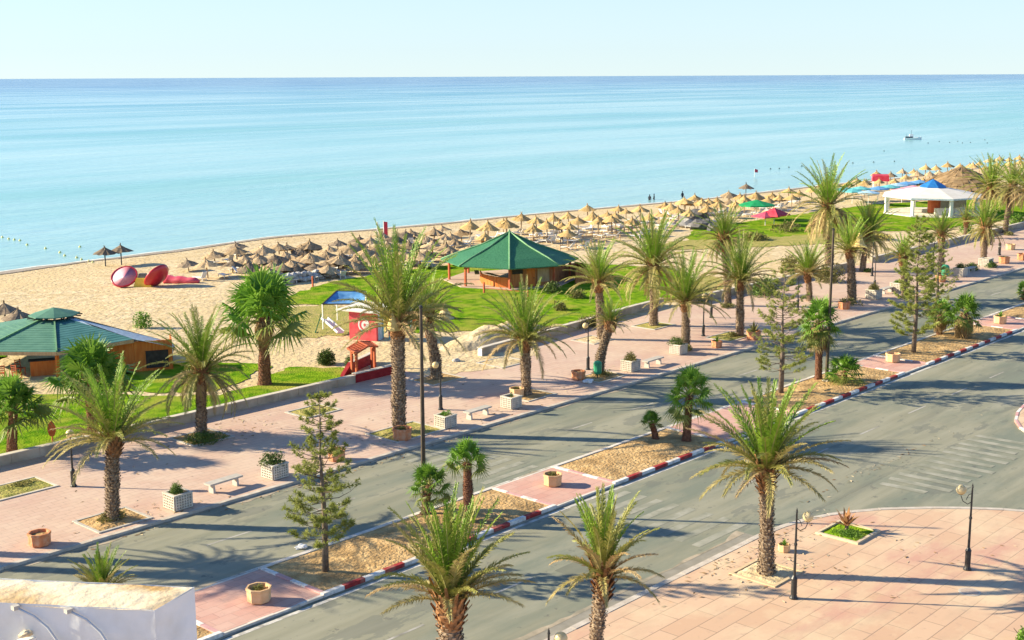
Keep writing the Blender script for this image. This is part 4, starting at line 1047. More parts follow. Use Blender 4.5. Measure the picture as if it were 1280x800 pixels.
M = Matrix.Rotation(-.6, 4, 'Z'); f1 = [M @ Vector((x, -.03, z)) for x, z in pr] + [M @ Vector((-x, -.03, z)) for x, z in pr[::-1]]; f2 = [v + M @ Vector((0, .06, 0)) for v in f1]
mb.poly(f1); mb.poly(f2[::-1]); [mb.quad(f1[i], f2[i], f2[(i+1) % len(f1)], f1[(i+1) % len(f1)]) for i in range(len(f1))]; mb.build('board', WOODR, t_)
b = at(556, 398, .14); t_ = thing('garden_cone', 'pale straw cone standing on the lawn in front of the green pavilion', 'garden light', b); mb = MB(); mb.lathe([(.75, 0), (.55, .25), (.3, .7), (.17, 1.15), (.02, 1.3)], 14); mb.build('straw_cone', mat('pale_straw', (.62, .46, .22), (.74, .6, .34), scale=6, bump=.6), t_); mb = MB(); mb.lathe([(.8, .0), (.8, .03)], 14); mb.build('base_plate', CONC, t_)
def hung_cone(bpx, bpy_, px, py, label, s=1.0):
    bb = at(bpx, bpy_, SW); q = on_plane(bb, px, py); q = q + (CAM-q).normalized()*.55; t_ = thing('hanging_cone', label, 'lamp shade', q)
    mb = MB(); mb.lathe([(.62*s, 0), (.40*s, .22*s), (.26*s, .6*s), (.06*s, 1.1*s)], 12); mb.build('shade', mat('yellow_shade_'+str(px), (.70, .50, .16), (.8, .62, .28), scale=5, bump=.4), t_)
    mb = MB(); mb.tube([(0, 0, 1.05*s), tuple(Vector((bb.x-q.x, bb.y-q.y, 1.25*s))*.98)], .025, 6); mb.build('hook', IRON, t_)
hung_cone(499, 540, 491, 412, 'yellow cone-shaped shade hung on the thick-trunked palm', .85)
hung_cone(1065, 378, 1074, 308, 'pale yellow cone-shaped shade hung under a far palm crown', 1.1)

# ------------------------------------------------------------------ low walls
def low_wall(pts, h, th, label, z=.02, blk=1.6, end=True):
    t_ = thing('low_wall', label, 'wall', (pts[0][0], pts[0][1], 0), 0, 'low stone walls along the promenade'); o = Vector((pts[0][0], pts[0][1], 0))
    mb = MB(); mc = MB(); kerb = 0
    for a, b in zip(pts, pts[1:]):
        a, b = Vector((*a, 0))-o, Vector((*b, 0))-o; Ld = (b-a).length; d = (b-a)/Ld; nr = Vector((-d.y, d.x, 0)); n = max(1, round(Ld/blk)); ang = math.atan2(d.y, d.x)
        for i in range(n):
            c = a + d*(Ld*(i+.5)/n) + nr*th/2; hh = h + .02*math.sin((i+kerb)*3.1); mb.box((c.x, c.y, z+hh/2), (Ld/n-.035, th, hh), ang); kerb += 1
            mc.box((c.x, c.y, z+hh+.022), (Ld/n-.02, th+.05, .045), ang)
        c = (a+b)/2 + nr*th/2; mb.box((c.x, c.y, z+h*.48), (Ld, th-.05, h*.96), ang)
    mb.build('blocks', WALLM, t_); mc.build('coping', COPE, t_)
low_wall([(8, 63.05), (54.0, 63.05)], .62, .32, 'long low stone wall between the promenade and the lawn at left')
low_wall([(65.6, 62.5), (72, 63.0), (78, 63.6), (83, 64.2), (87.5, 64.6), (91.4, 64.9)], .68, .34, 'curved low stone wall with a white painted end in front of the middle lawn')
mb = MB(); mb.box((65.5, 62.66, .36), (.06, .40, .70)); t_ = thing('wall_end', 'white painted end panel of the broken low wall beside the sand', 'wall', (0, 0, 0)); mb.build('panel', WHITEP, t_); mb = MB(); mb.box((65.48, 62.66, .725), (.12, .44, .03)); mb.build('cap', COPE, t_)
low_wall([(93.4, 63.2), (108, 62.9), (122, 62.8)], .72, .34, 'low stone wall behind the two slim lamps')
low_wall([(127, 62.9), (150, 63.1), (178, 63.3), (260, 63.5)], .72, .34, 'far low stone wall running to the white pavilion and beyond')
# red gateway
t_ = thing('gateway', 'red timber entrance pergola with a lattice top and dark red side walls', 'gateway', (55.6, 64.2, .1))
for (x, y) in ((-.6, -.1), (-.1, .95), (1.55, .5), (2.2, 1.5)):
    mb = MB(); mb.bar((x, y, 0), (x, y, 1.82), .15); mb.build('post', WOODR, t_)
mb = MB()
A = [Vector((-.75, -.35, 1.80)), Vector((-.2, 1.25, 1.80))]; Bv = [Vector((1.55, .15, 1.80)), Vector((2.35, 1.8, 1.80))]; rdg = [Vector((.42, -.15, 2.06)), Vector((1.05, 1.55, 2.06))]
for P2 in ((A[0], rdg[0]), (rdg[0], Bv[0]), (A[1], rdg[1]), (rdg[1], Bv[1]), (A[0], A[1]), (Bv[0], Bv[1]), (rdg[0], rdg[1])): mb.bar(P2[0], P2[1], .11)
for k in range(1, 9):
    u = k/9; mb.bar(rdg[0].lerp(rdg[1], u), Bv[0].lerp(Bv[1], u), .05); mb.bar(A[0].lerp(A[1], u), rdg[0].lerp(rdg[1], u), .05)
for k in range(1, 5):
    u = k/5; mb.bar(rdg[0].lerp(Bv[0], u), rdg[1].lerp(Bv[1], u), .05); mb.bar(A[0].lerp(rdg[0], u), A[1].lerp(rdg[1], u), .05)
mb.build('lattice_roof', WOODR, t_)
mb = MB()
for a, b in (((-.6, -.1, 1.5), (-.1, .95, 1.78)), ((1.55, .5, 1.4), (2.2, 1.5, 1.78)), ((-.1, .95, 1.5), (-.6, -.1, 1.78)), ((2.2, 1.5, 1.4), (1.55, .5, 1.78))): mb.bar(a, b, .06)
mb.build('brace', WOODR, t_)
DRED = mat('dark_red_wall', (.27, .012, .018), (.36, .03, .035), scale=3, rough=.7)
t_ = thing('red_wall', 'low dark red wall in front of the red gateway, continuing the stone wall', 'wall', (0, 0, 0)); mb = MB(); mb.box((56.1, 63.25, .40), (4.1, .30, .62)); mb.build('wall_body', DRED, t_); mb = MB(); mb.box((56.1, 63.25, .735), (4.2, .38, .05)); mb.build('coping', COPE, t_)
t_ = thing('red_wall', 'sloping dark red side wall behind the gateway posts', 'wall', (0, 0, 0)); mb = MB()
v = [(54.6, 65.0, .1), (59.2, 66.9, .1), (59.2, 66.9, .85), (55.8, 65.5, .85), (54.7, 65.05, .2)]; w = [(x-.11, y+.28, z) for x, y, z in v]
mb.poly(v); mb.poly(w[::-1]); [mb.quad(v[i], w[i], w[(i+1) % 5], v[(i+1) % 5]) for i in range(5)]; mb.build('wall_body', DRED, t_)
mb = MB(); mb.bar((55.8, 65.62, .875), (59.2, 67.02, .875), .34, .04); mb.build('coping', COPE, t_)
# ------------------------------------------------------------------ pavilions
def ringpt(c, r, ang, z): return Vector((c[0]+r*math.cos(ang), c[1]+r*math.sin(ang), z))
# green octagonal pavilion
C = Vector((93.0, 84.8, 0)); a0 = math.atan2(-C.y, -C.x); RE, RM = 6.8, 5.2
ze = zat(ringpt(C, RE, a0, 0), 336); za = zat(Vector((C.x, C.y, 0)), 290); zm = ze + .62
t_ = thing('pavilion', 'open timber pavilion with a pointed green octagonal roof on the middle lawn', 'pavilion', (C.x, C.y, 0)); O = Vector((C.x, C.y, 0))
mb = MB()
for k in range(8):
    b0, b1 = a0+k*math.pi/4, a0+(k+1)*math.pi/4
    e0, e1, m0, m1, ap = ringpt(O, RE, b0, ze)-O, ringpt(O, RE, b1, ze)-O, ringpt(O, RM, b0, zm)-O, ringpt(O, RM, b1, zm)-O, Vector((0, 0, za))
    n = 5
    for i in range(n):
        q = [m0.lerp(ap, i/n), m1.lerp(ap, i/n), m1.lerp(ap, (i+1)/n), m0.lerp(ap, (i+1)/n)]; q = [v - Vector((0, 0, .16*math.sin(math.pi*((v-m0).z/(za-zm))))) for v in q]
        mb.quad(*q) if i < n-1 else mb.tri(q[0], q[1], ap)
    mb.quad(e0, e1, m1, m0); dn = Vector((0, 0, -.10)); mb.quad(e1+dn, e0+dn, e0, e1); mb.quad(e0+dn, e1+dn, m1+dn, m0+dn)
mb.build('roof', GREENR, t_)
for k in range(8):
    b0 = a0+k*math.pi/4; e0, m0, ap = ringpt(O, RE+.04, b0, ze)-O, ringpt(O, RM+.03, b0, zm)-O, Vector((0, 0, za+.03)); mb = MB(); md = m0.lerp(ap, .5)-Vector((0, 0, .15))
    mb.tube([e0, m0, md, ap], .085, 6); mb.build('hip_ridge', GREENH, t_, True)
mb = MB(); mb.lathe([(.16, za-.05), (.12, za+.1), (.01, za+.3)], 8); mb.build('finial', GREENH, t_)
for k in range(8):
    p = ringpt(O, 6.0, a0+k*math.pi/4, 0)-O; mb = MB(); mb.bar(p, p+Vector((0, 0, ze+.05)), .18); mb.bar(p+Vector((0, 0, ze-.45)), p*.8+Vector((0, 0, ze+.1)), .09); mb.build('post', WOODR, t_)
mb = MB()
for k in range(8): mb.bar(ringpt(O, 6.0, a0+k*math.pi/4, ze-.06)-O, ringpt(O, 6.0, a0+(k+1)*math.pi/4, ze-.06)-O, .12, .16)
mb.build('eave_beam', WOODR, t_)
mb = MB(); mb.lathe([(6.6, .08), (6.6, .20)], 8, a0=a0); mb.build('paved_floor', PROM, t_)
hut = [ringpt(O, 5.5, a0+.02, 0)-O, ringpt(O, 5.5, a0+math.pi/4, 0)-O, ringpt(O, 5.5, a0+math.pi/2, 0)-O, ringpt(O, 3.2, a0+math.pi*.72, 0)-O, ringpt(O, 1.2, a0-.3, 0)-O]
def wall_run(pts, h, z0, material, name, parent, plank=.24, closed=False, th=.09):
    mb = MB()
    for a, b in zip(pts, pts[1:]+(pts[:1] if closed else [])):
        L0 = (b-a).length; d = (b-a)/L0; n = max(1, round(L0/plank)); ang = math.atan2(d.y, d.x)
        for i in range(n):
            c = a+d*L0*(i+.5)/n; mb.box((c.x, c.y, z0+h/2), (L0/n-.012, th*(1+.15*(i % 2)), h-.03*(i % 3)), ang)
        c = (a+b)/2; mb.box((c.x, c.y, z0+h*.5), (L0, th*.6, h*.97), ang)
    return mb.build(name, material, parent)
wall_run([hut[0], hut[1], hut[2], hut[3]], ze-.35, .2, WOODB, 'hut_wall', t_)
q0, q1 = hut[0], hut[1]; d = (q1-q0).normalized(); nn = Vector((d.y, -d.x, 0)); ang = math.atan2(d.y, d.x); L0 = (q1-q0).length
c = q0 + d*L0*.50 + nn*.09; mb = MB(); mb.box((c.x, c.y, 1.1), (.85, .06, 1.75), ang); dr = mb.build('door', WOODO, t_); mb = MB(); mb.box((c.x+d.x*.3+nn.x*.05, c.y+d.y*.3+nn.y*.05, 1.05), (.05, .05, .14), ang); mb.build('handle', IRON, dr)
c = q0 + d*L0*.82 + nn*.09; mb = MB(); mb.box((c.x, c.y, 1.25), (1.25, .06, 1.3), ang); mb.build('shutter', WOODT, t_)
c = q0 + d*L0*.16 + nn*.09; mb = MB(); mb.box((c.x, c.y, 1.72), (1.1, .05, .42), ang); mb.build('serving_opening_shade', DARKW, t_)  # flat dark panel stands in for the shade inside the serving opening
wall_run([ringpt(O, 3.0, a0-1.3, 0)-O, ringpt(O, 3.9, a0-.75, 0)-O, ringpt(O, 5.0, a0-.25, 0)-O, hut[0]], .98, .2, WOODO, 'bar_counter', t_)
mb = MB()
for a, b in zip([a0-1.3, a0-.75], [a0-.75, a0-.25]): mb.bar(ringpt(O, 3.4, a, 1.22)-O, ringpt(O, 4.6, b, 1.22)-O, .45, .05)
mb.build('counter_top', WOODT, t_)
wall_run([hut[2], ringpt(O, 7.2, a0+1.9, 0)-O, ringpt(O, 8.4, a0+1.55, 0)-O, ringpt(O, 7.0, a0+1.15, 0)-O], 1.45, .1, WOODB, 'side_screen', t_)
for (px, py, lab) in ((605, 366, 'short red timber rail post on the lawn in front of the green pavilion'), (391, 358, 'orange stake standing in the grass near the grey rubble wall')):
    b = at(px, py, .14); s_ = thing('rail_post', lab, 'post', b); mb = MB(); mb.bar((0, 0, -.1), (0, 0, 1.0), .13); mb.build('stake', WOODR, s_)
    if px == 605: mb = MB(); q = at(660, 371, .14)-b; mb.bar((0, 0, .45), (q.x, q.y, .45), .06); mb.bar((q.x, q.y, 0), (q.x, q.y, .6), .1); mb.build('rail', WOODR, s_)

# beach bar at left
V = Vector((.466, .885, 0)); Rr = Vector((.885, -.466, 0)); O = Vector((41.5, 78.9, 0)) + V*7.0
t_ = thing('beach_bar', 'orange timber beach bar under a faded green roof with raised cap, at left', 'bar', (O.x, O.y, 0))
def L3(a, b, z): return Rr*a + V*b + Vector((0, 0, z))
def zpix(a, b, py): return zat(O + Rr*a + V*b, py)
zE = zpix(0, -7, 440); zC = zpix(0, -1.3, 400); zcap = zpix(0, 0, 384)
oct_ = [L3(7*math.sin(k*math.pi/4), -7*math.cos(k*math.pi/4), zE) for k in range(8)]      # 0 front, 1 right-front ... 7 left-front
cr = [L3(1.15*math.sin(k*math.pi/4), -1.15*math.cos(k*math.pi/4), zC) for k in range(8)]
e2 = L3(5.0, -6.9, zpix(5.0, -6.9, 424)); e3 = L3(7.7, -6.9, zpix(7.7, -6.9, 434)); rE = L3(7.9, -2.6, zpix(7.9, -2.6, 428)); back = L3(7.9, -1.2, rE.z-1.4)
mb = MB(); mb2 = MB()
def courses(mb, a, b, c, d, n):
    for i in range(n):
        p0, p1, p2, p3 = a.lerp(d, i/n), b.lerp(c, i/n), b.lerp(c, (i+1)/n), a.lerp(d, (i+1)/n); lift = Vector((0, 0, .016))
        mb.quad(p0+lift, p1+lift, p2, p3); mb.quad(p0-lift*.5, p1-lift*.5, p1+lift, p0+lift)
for k in (4, 5, 6, 7): courses(mb, oct_[k], oct_[(k+1) % 8], cr[(k+1) % 8], cr[k], 14)
mb3 = MB(); courses(mb3, oct_[0], e2, cr[1], cr[0], 14); mb3.build('blue_roof_side', mat('bar_blue_roof', (.035, .135, .13), (.06, .18, .18), scale=1.2, detail=6, rough=.6, bump=.5, bscale=6), t_)
mb.build('main_roof', BARG, t_)
courses(mb2, e2, e3, rE, cr[1].lerp(cr[2], .5), 10); mb2.quad(back, L3(2.6, .4, zC-1.4), cr[2], rE); mb2.tri(cr[1], cr[2], cr[1].lerp(e2, .4)); mb2.tri(e3, back, rE)
mb2.build('side_roof', BARB, t_)
mb = MB(); mb.bar(oct_[0]+Vector((0, 0, .06)), cr[0]+Vector((0, 0, .06)), .10); mb.bar(oct_[7]+Vector((0, 0, .06)), cr[7]+Vector((0, 0, .06)), .10); mb.build('hip_ridge', GREENH, t_)
mb = MB(); cpz = zC+.22
for k in range(8):
    a, b = k*math.pi/4, (k+1)*math.pi/4; p, q = L3(1.75*math.sin(a), -1.75*math.cos(a), cpz), L3(1.75*math.sin(b), -1.75*math.cos(b), cpz); mb.tri(p, q, Vector((0, 0, zcap))); mb.quad(q-Vector((0, 0, .07)), p-Vector((0, 0, .07)), p, q)
mb.build('cap_roof', BARG, t_)
mb = MB()
for k in range(16):
    a = k*math.pi/8; mb.bar(L3(1.25*math.sin(a), -1.25*math.cos(a), zC-.1), L3(1.25*math.sin(a), -1.25*math.cos(a), cpz+.02), .09); mb.bar(L3(1.95*math.sin(a), -1.95*math.cos(a), cpz-.12), L3(.7*math.sin(a+.2), -.7*math.cos(a+.2), cpz-.06), .08)
mb.build('lantern_frame', DARKW, t_)
mb = MB()
for k in (5, 6, 7): mb.bar(oct_[k]-Vector((0, 0, .13)), oct_[(k+1) % 8]-Vector((0, 0, .13)), .10, .22)
mb.bar(oct_[0]-Vector((0, 0, .13)), e2-Vector((0, 0, .13)), .10, .22); mb.build('fascia', WOODT, t_)
for k in (0, 7, 6, 5):
    p = oct_[k]*.94; mb = MB(); mb.bar((p.x, p.y, 0), (p.x, p.y, zE-.15), .20); mb.build('post', WOODO, t_)
wall_run([L3(2.6, -5.4, 0), L3(5.0, -6.5, 0), L3(7.5, -6.5, 0), L3(7.6, -4.6, 0)], e2.z-.3, .05, WOODO, 'timber_wall', t_)
mb = MB(); mb.box(tuple(L3(6.5, -6.62, .95)), (1.5, .06, 1.2), math.atan2(Rr.y, Rr.x)); mb.build('doorway_shade', DARKW, t_)  # dark panel on the wall imitates the unlit doorway
mb = MB(); p = L3(-.9, -5.2, .6); mb.box(tuple(p), (1.7, .5, 1.1), math.atan2(Rr.y, Rr.x)); mb.build('counter', WOODO, t_); mb = MB(); mb.box(tuple(p+Vector((0, 0, .60))), (1.9, .65, .07), math.atan2(Rr.y, Rr.x)); mb.build('counter_top', DARKW, t_)
mb = MB(); mb.box(tuple(L3(-1.8, -2.5, .07)), (13, 9, .14), math.atan2(Rr.y, Rr.x)); mb.build('floor', SAND, t_)
def chair_root(label):
    s_ = thing('chair', label, 'chair', (0, 0, 0), 0, 'dark wooden chairs on the bar terrace'); mb = MB(); mb.box((0, 0, .48), (.48, .48, .05)); mb.build('seat', WOODR, s_)
    mb = MB(); [mb.bar((-.22, y, .45), (-.26, y, 1.05), .05) for y in (-.21, .21)]; [mb.bar((-.25, -.21, z), (-.25, .21, z), .05) for z in (.7, .85, 1.0)]; mb.build('backrest', WOODR, s_)
    for x in (-.2, .2):
        for y in (-.2, .2): mb = MB(); mb.bar((x, y, 0), (x, y, .46), .05); mb.build('leg', WOODR, s_)
    return s_
CH1 = chair_root('dark wooden chair nearest the front post of the bar'); ct = tree_of(CH1); p = O + L3(-2.6, -6.0, .14); CH1.location = p; CH1.rotation_euler.z = .3
p = O + L3(-3.6, -5.8, .14); dup(CH1, p, 1.2, 'dark wooden chair at the left edge of the bar terrace', None, ct); p = O + L3(-2.4, -4.6, .14); dup(CH1, p, -1.3, 'dark wooden chair behind another, beside the bar counter', None, ct)

# red kiosk with the crescent and star
b = at(437, 424, .1); vd = Vector((b.x, b.y, 0)).normalized(); rd = Vector((vd.y, -vd.x, 0)); k = ppm(b)
ang = math.atan2(rd.y, rd.x) - .50; xd = Vector((math.cos(ang), math.sin(ang), 0)); yd = Vector((-xd.y, xd.x, 0)); W_, D_, Hk = 34/k/math.cos(.50), 1.1, 38/k
t_ = thing('kiosk', 'red kiosk with a white disc, crescent and star on its front', 'kiosk', (b.x, b.y, .05), ang)
mb = MB(); mb.box((W_/2, D_/2, Hk/2), (W_, D_, Hk)); mb.build('body', REDP, t_)
mb = MB(); mb.box((W_/2, -.012, Hk/2), (W_*.96, .02, Hk*.97)); pn = mb.build('front_panel', REDP, t_)
cx, cz, rr = W_*.53, Hk*.54, Hk*.235
def disc(cx, cz, r, y, sy=1.0, n=28, th=.01):
    mb = MB(); P1 = [(cx+r*math.cos(6.2832*i/n)*.86, y, cz+r*math.sin(6.2832*i/n)) for i in range(n)]; P0 = [(x, y+th, z) for x, y, z in P1]; mb.poly(P1); [mb.quad(P0[i], P0[(i+1) % n], P1[(i+1) % n], P1[i]) for i in range(n)]; return mb
disc(cx, cz, rr, -.038).build('white_disc', WHITEP, pn)
mb = MB(); n = 20; o_ = [(cx-rr*.04+rr*.72*math.cos(a)*.86, -.048, cz+rr*.72*math.sin(a)) for a in [R_(38+284*i/n) for i in range(n+1)]]; i_ = [(cx+rr*.10+rr*.57*math.cos(a)*.86, -.048, cz+rr*.57*math.sin(a)) for a in [R_(50+260*i/n) for i in range(n+1)]]
for i in range(n): mb.quad(o_[i], o_[i+1], i_[i+1], i_[i])
mb.build('crescent', REDP, pn)
mb = MB(); st_ = []
for i in range(10): r1 = rr*(.34 if i % 2 == 0 else .14); a = math.pi + i*math.pi/5; st_.append((cx+rr*.16+r1*math.cos(a)*.86, -.05, cz+r1*math.sin(a)))
for i in range(10): mb.tri((cx+rr*.16, -.05, cz), st_[i], st_[(i+1) % 10])
mb.build('star', REDP, pn)
mb = MB(); mb.box((W_+.012, .50, Hk*.5), (.03, .7, Hk*.94)); mb.build('door', BARB, t_); mb = MB(); mb.box((W_+.014, .97, Hk*.5), (.03, .2, Hk*.9)); mb.build('side_panel', TEAL, t_)
mb = MB(); mb.poly([(-.95, -.35, Hk+.06), (W_+.45, -.55, Hk+.02), (W_+.55, D_+.7, Hk+.30), (.3, D_+.8, Hk+.42)]); mb.poly([(-.95, -.35, Hk-.03), (.3, D_+.8, Hk+.33), (W_+.55, D_+.7, Hk+.21), (W_+.45, -.55, Hk-.07)])
q = [(-.95, -.35), (W_+.45, -.55), (W_+.55, D_+.7), (.3, D_+.8)]; zt = [.06, .02, .30, .42]
for i in range(4): j = (i+1) % 4; mb.quad((*q[i], Hk+zt[i]-.09), (*q[j], Hk+zt[j]-.09), (*q[j], Hk+zt[j]), (*q[i], Hk+zt[i]))
mb.build('flat_roof', CANV, t_)
# blue shade canopy
b = at(404, 412, .1); vd = Vector((b.x, b.y, 0)).normalized(); rd = Vector((vd.y, -vd.x, 0))
t_ = thing('shade_canopy', 'sloping blue canvas shade canopy on thin poles left of the red kiosk', 'canopy', (b.x, b.y, .05)); z1, z2 = zat(b, 381), zat(b, 381)+.35
def Q(a, d, z): return rd*a+vd*d+Vector((0, 0, z))
mb = MB(); A4 = [Q(0, 0, z1), Q(3.3, -.2, z1-.05), Q(3.6, 3.6, z2), Q(1.2, 3.8, z2+.05)]
for i in range(6):
    for j in range(6):
        def S(u, v): return A4[0].lerp(A4[1], u).lerp(A4[3].lerp(A4[2], u), v) - Vector((0, 0, .28*math.sin(math.pi*u)*math.sin(math.pi*v)))
        mb.quad(S(i/6, j/6), S((i+1)/6, j/6), S((i+1)/6, (j+1)/6), S(i/6, (j+1)/6))
mb.build('canvas', BLUEC, t_, True)
mb = MB(); [mb.bar(A4[i], A4[(i+1) % 4], .09, .09) for i in (0, 2, 3)]; mb.build('edge_bar', DARKW, t_)
for p in (A4[0], A4[1], A4[2], A4[3]): mb = MB(); mb.bar((p.x, p.y, 0), p, .07); mb.build('pole', WHITEP, t_)
# playground frame by the kiosk
b = at(497, 424, .1); t_ = thing('playground_tower', 'small playground frame with teal posts and red panels behind the thick palm', 'playground', b); vd = Vector((b.x, b.y, 0)).normalized(); rd = Vector((vd.y, -vd.x, 0))
for i, (a, d) in enumerate(((-.6, 0), (1.1, 0), (-.6, 1.3), (1.1, 1.3), (2.2, .4), (2.6, .4))): mb = MB(); mb.bar(Q(a, d, 0), Q(a, d, 2.3), .1); mb.build('post', TEAL if i < 4 else WOODB, t_)
mb = MB(); mb.bar(Q(-.7, 0, 1.9), Q(1.2, 0, 1.9), .06, .55); mb.bar(Q(-.7, 0, .5), Q(1.2, 0, .5), .06, .5); mb.build('red_panel', REDF, t_); mb = MB(); mb.bar(Q(1.1, 0, 1.45), Q(2.3, .2, 1.45), .06, .35); mb.build('orange_panel', ORNG, t_); mb = MB(); mb.bar(Q(-.6, 0, 2.3), Q(1.1, 1.3, 2.3), .12); mb.bar(Q(1.1, 0, 2.3), Q(-.6, 1.3, 2.3), .12); mb.build('top_bar', TEAL, t_)
b = at(399, 416, .1); t_ = thing('playground_slide', 'low white slide with a green ladder on the sand under the blue canopy', 'slide', b); mb = MB()
mb.quad(Q(.2, 0, 1.1), Q(.7, 0, 1.1), Q(2.0, -1.0, .15), Q(1.5, -1.2, .15)); mb.bar(Q(.2, 0, 1.2), Q(1.5, -1.2, .25), .06, .2); mb.bar(Q(.7, 0, 1.2), Q(2.0, -1.0, .25), .06, .2); mb.build('chute', WHITEP, t_)
mb = MB(); [mb.bar(Q(-.3, y, 0), Q(.2, y, 1.5), .07) for y in (-.2, .25)]; [mb.bar(Q(-.3+.12*i, -.2, .3*i+.1), Q(-.3+.12*i, .25, .3*i+.1), .05) for i in range(4)]; mb.build('ladder', GREENP, t_)

# white pavilion with a blue cap
C = Vector((179.4, 80.1, 0)); a0 = math.atan2(-C.y, -C.x) + math.pi/8; RE = 7.4; ze = zat(ringpt(C, RE, a0, 0), 249.0); zt = zat(C, 233.5); za = zat(C, 223.5)
t_ = thing('pavilion', 'white octagonal beach pavilion with a canvas roof and a blue cap', 'pavilion', C); O = Vector((0, 0, 0)); mb = MB(); mc = MB(); mf = MB()
for k in range(8):
    b0, b1 = a0+k*math.pi/4, a0+(k+1)*math.pi/4
    mb.quad(ringpt(O, RE, b0, ze), ringpt(O, RE, b1, ze), ringpt(O, 1.7, b1, zt), ringpt(O, 1.7, b0, zt)); mf.quad(ringpt(O, RE+.02, b0, ze-.22), ringpt(O, RE+.02, b1, ze-.22), ringpt(O, RE+.02, b1, ze+.01), ringpt(O, RE+.02, b0, ze+.01))
    mc.tri(ringpt(O, 1.95, b0, zt+.10), ringpt(O, 1.95, b1, zt+.10), Vector((0, 0, za))); mc.quad(ringpt(O, 1.95, b0, zt-.12), ringpt(O, 1.95, b1, zt-.12), ringpt(O, 1.95, b1, zt+.10), ringpt(O, 1.95, b0, zt+.10))
    p = ringpt(O, RE-.6, b0, 0); m_ = MB(); m_.box((p.x, p.y, ze/2-.05), (.42, .42, ze-.15), b0); m_.build('column', WHITEP, t_)
mb.build('canvas_roof', CANV, t_); mf.build('eave_fascia', BARB, t_); mc.build('blue_cap', BLUED, t_)
mb = MB(); mb.lathe([(RE-.2, .05), (RE-.2, .28)], 8, a0=a0); mb.build('floor', WHITEC, t_)
mb = MB()
for k in (0, 1, 2): mb.bar(ringpt(O, 4.6, a0-.3+k*.6, .75), ringpt(O, 4.6, a0+.3+k*.6, .75), .4, 1.0)
mb.build('bar_counter', WHITEC, t_); wall_run([ringpt(O, 5.5, a0+1.7, 0), ringpt(O, 5.5, a0+2.3, 0), ringpt(O, 5.5, a0+2.8, 0)], ze-.5, .28, mat('grey_screen', (.4, .4, .34), (.48, .48, .42)), 'back_screen', t_)
mb = MB(); mb.lathe([(.9, .28), (.9, 2.2)], 10, (-1.5, -1.0, 0)); mb.build('central_drum', WOODR, t_)
# big brown thatched shelter behind it
b = at(1200, 243, .1); t_ = thing('thatched_shelter', 'large low brown thatched shelter behind the white pavilion', 'shelter', b); zc = zat(b, 209); ze2 = zat(b, 234); k = ppm(b); R0 = 52/k; r = random.Random(4)
mb = MB(); n = 40
for i in range(7):
    u0, u1 = i/7, (i+1)/7; z0_, z1_ = ze2+(zc-ze2)*u0**.85, ze2+(zc-ze2)*u1**.85+.08
    for q in range(n):
        a, a2 = 6.2832*q/n, 6.2832*(q+1)/n; j = .25*r.random(); p0, p1 = ringpt(O, R0*(1-u0)+.4+j, a, z0_-.2*r.random()), ringpt(O, R0*(1-u0)+.4+j, a2, z0_-.2*r.random()); mb.quad(p0, p1, ringpt(O, R0*(1-u1), a2, z1_), ringpt(O, R0*(1-u1), a, z1_))
mb.build('thatch', mat('brown_thatch', (.24, .155, .075), (.38, .26, .135), scale=1.2, detail=8, bump=1, bscale=5), t_); mb = MB(); mb.lathe([(R0*.8, 0), (R0*.8, ze2-.1)], 14); mb.build('interior_shade_shell', DARKW, t_)  # dark shell added for the shade under the thatch
for q in range(10): p = ringpt(O, R0*.95, q*.6283, 0); mb = MB(); mb.bar(p, p+Vector((0, 0, ze2)), .25); mb.build('post', WOODB, t_)

# ------------------------------------------------------------------ beach umbrellas
def straw_canopy(seed, R0=1.35, h=.75, tiers=3, droop=.0, tuft=.35):
    r = random.Random(seed); mb = MB(); n = 22
    for i in range(tiers):
        u0, u1 = i/tiers, (i+1.25)/tiers; r0, r1 = R0*(1-u0), max(.03, R0*(1-u1))
        zz0, zz1 = h*u0**(1+droop), h*min(1.05, u1)**(1+droop)
        A = [(r0*r.uniform(.9, 1.12)+.04, zz0-r.uniform(.03, .2)) for _ in range(n)]
        for q in range(n):
            a, a2 = 6.2832*q/n, 6.2832*(q+1)/n; (ra, za_), (rb, zb) = A[q], A[(q+1) % n]
            mb.quad((ra*math.cos(a), ra*math.sin(a), za_), (rb*math.cos(a2), rb*math.sin(a2), zb), (r1*math.cos(a2), r1*math.sin(a2), zz1), (r1*math.cos(a), r1*math.sin(a), zz1))
    for q in range(10):
        a = r.uniform(0, 6.28); d = Vector((math.cos(a), math.sin(a), 0)); s = Vector((-d.y, d.x, 0))*.06; p = Vector((0, 0, h*.93)); mb.tri(p-s, p+s, p+d*.22*r.random()+Vector((0, 0, tuft*r.uniform(.6, 1.2))))
    return mb
def umb_root(seed, label, group, straw, polem, hgt, R0, h, tiers=3, droop=.0):
    t_ = thing('straw_umbrella', label, 'beach umbrella', (0, 0, 0), 0, group); mb = straw_canopy(seed, R0, h, tiers, droop); mb.build('canopy', straw, t_, False, (0, 0, hgt-h)); mb = MB(); mb.tube([(0, 0, -.3), (0, 0, hgt-.1)], .07, 6); mb.build('pole', polem, t_); return t_
G1, G2, G3 = 'weathered straw umbrellas crowded at the left of the beach', 'golden straw umbrellas in rows along the beach', 'far straw umbrellas in rows by the water'
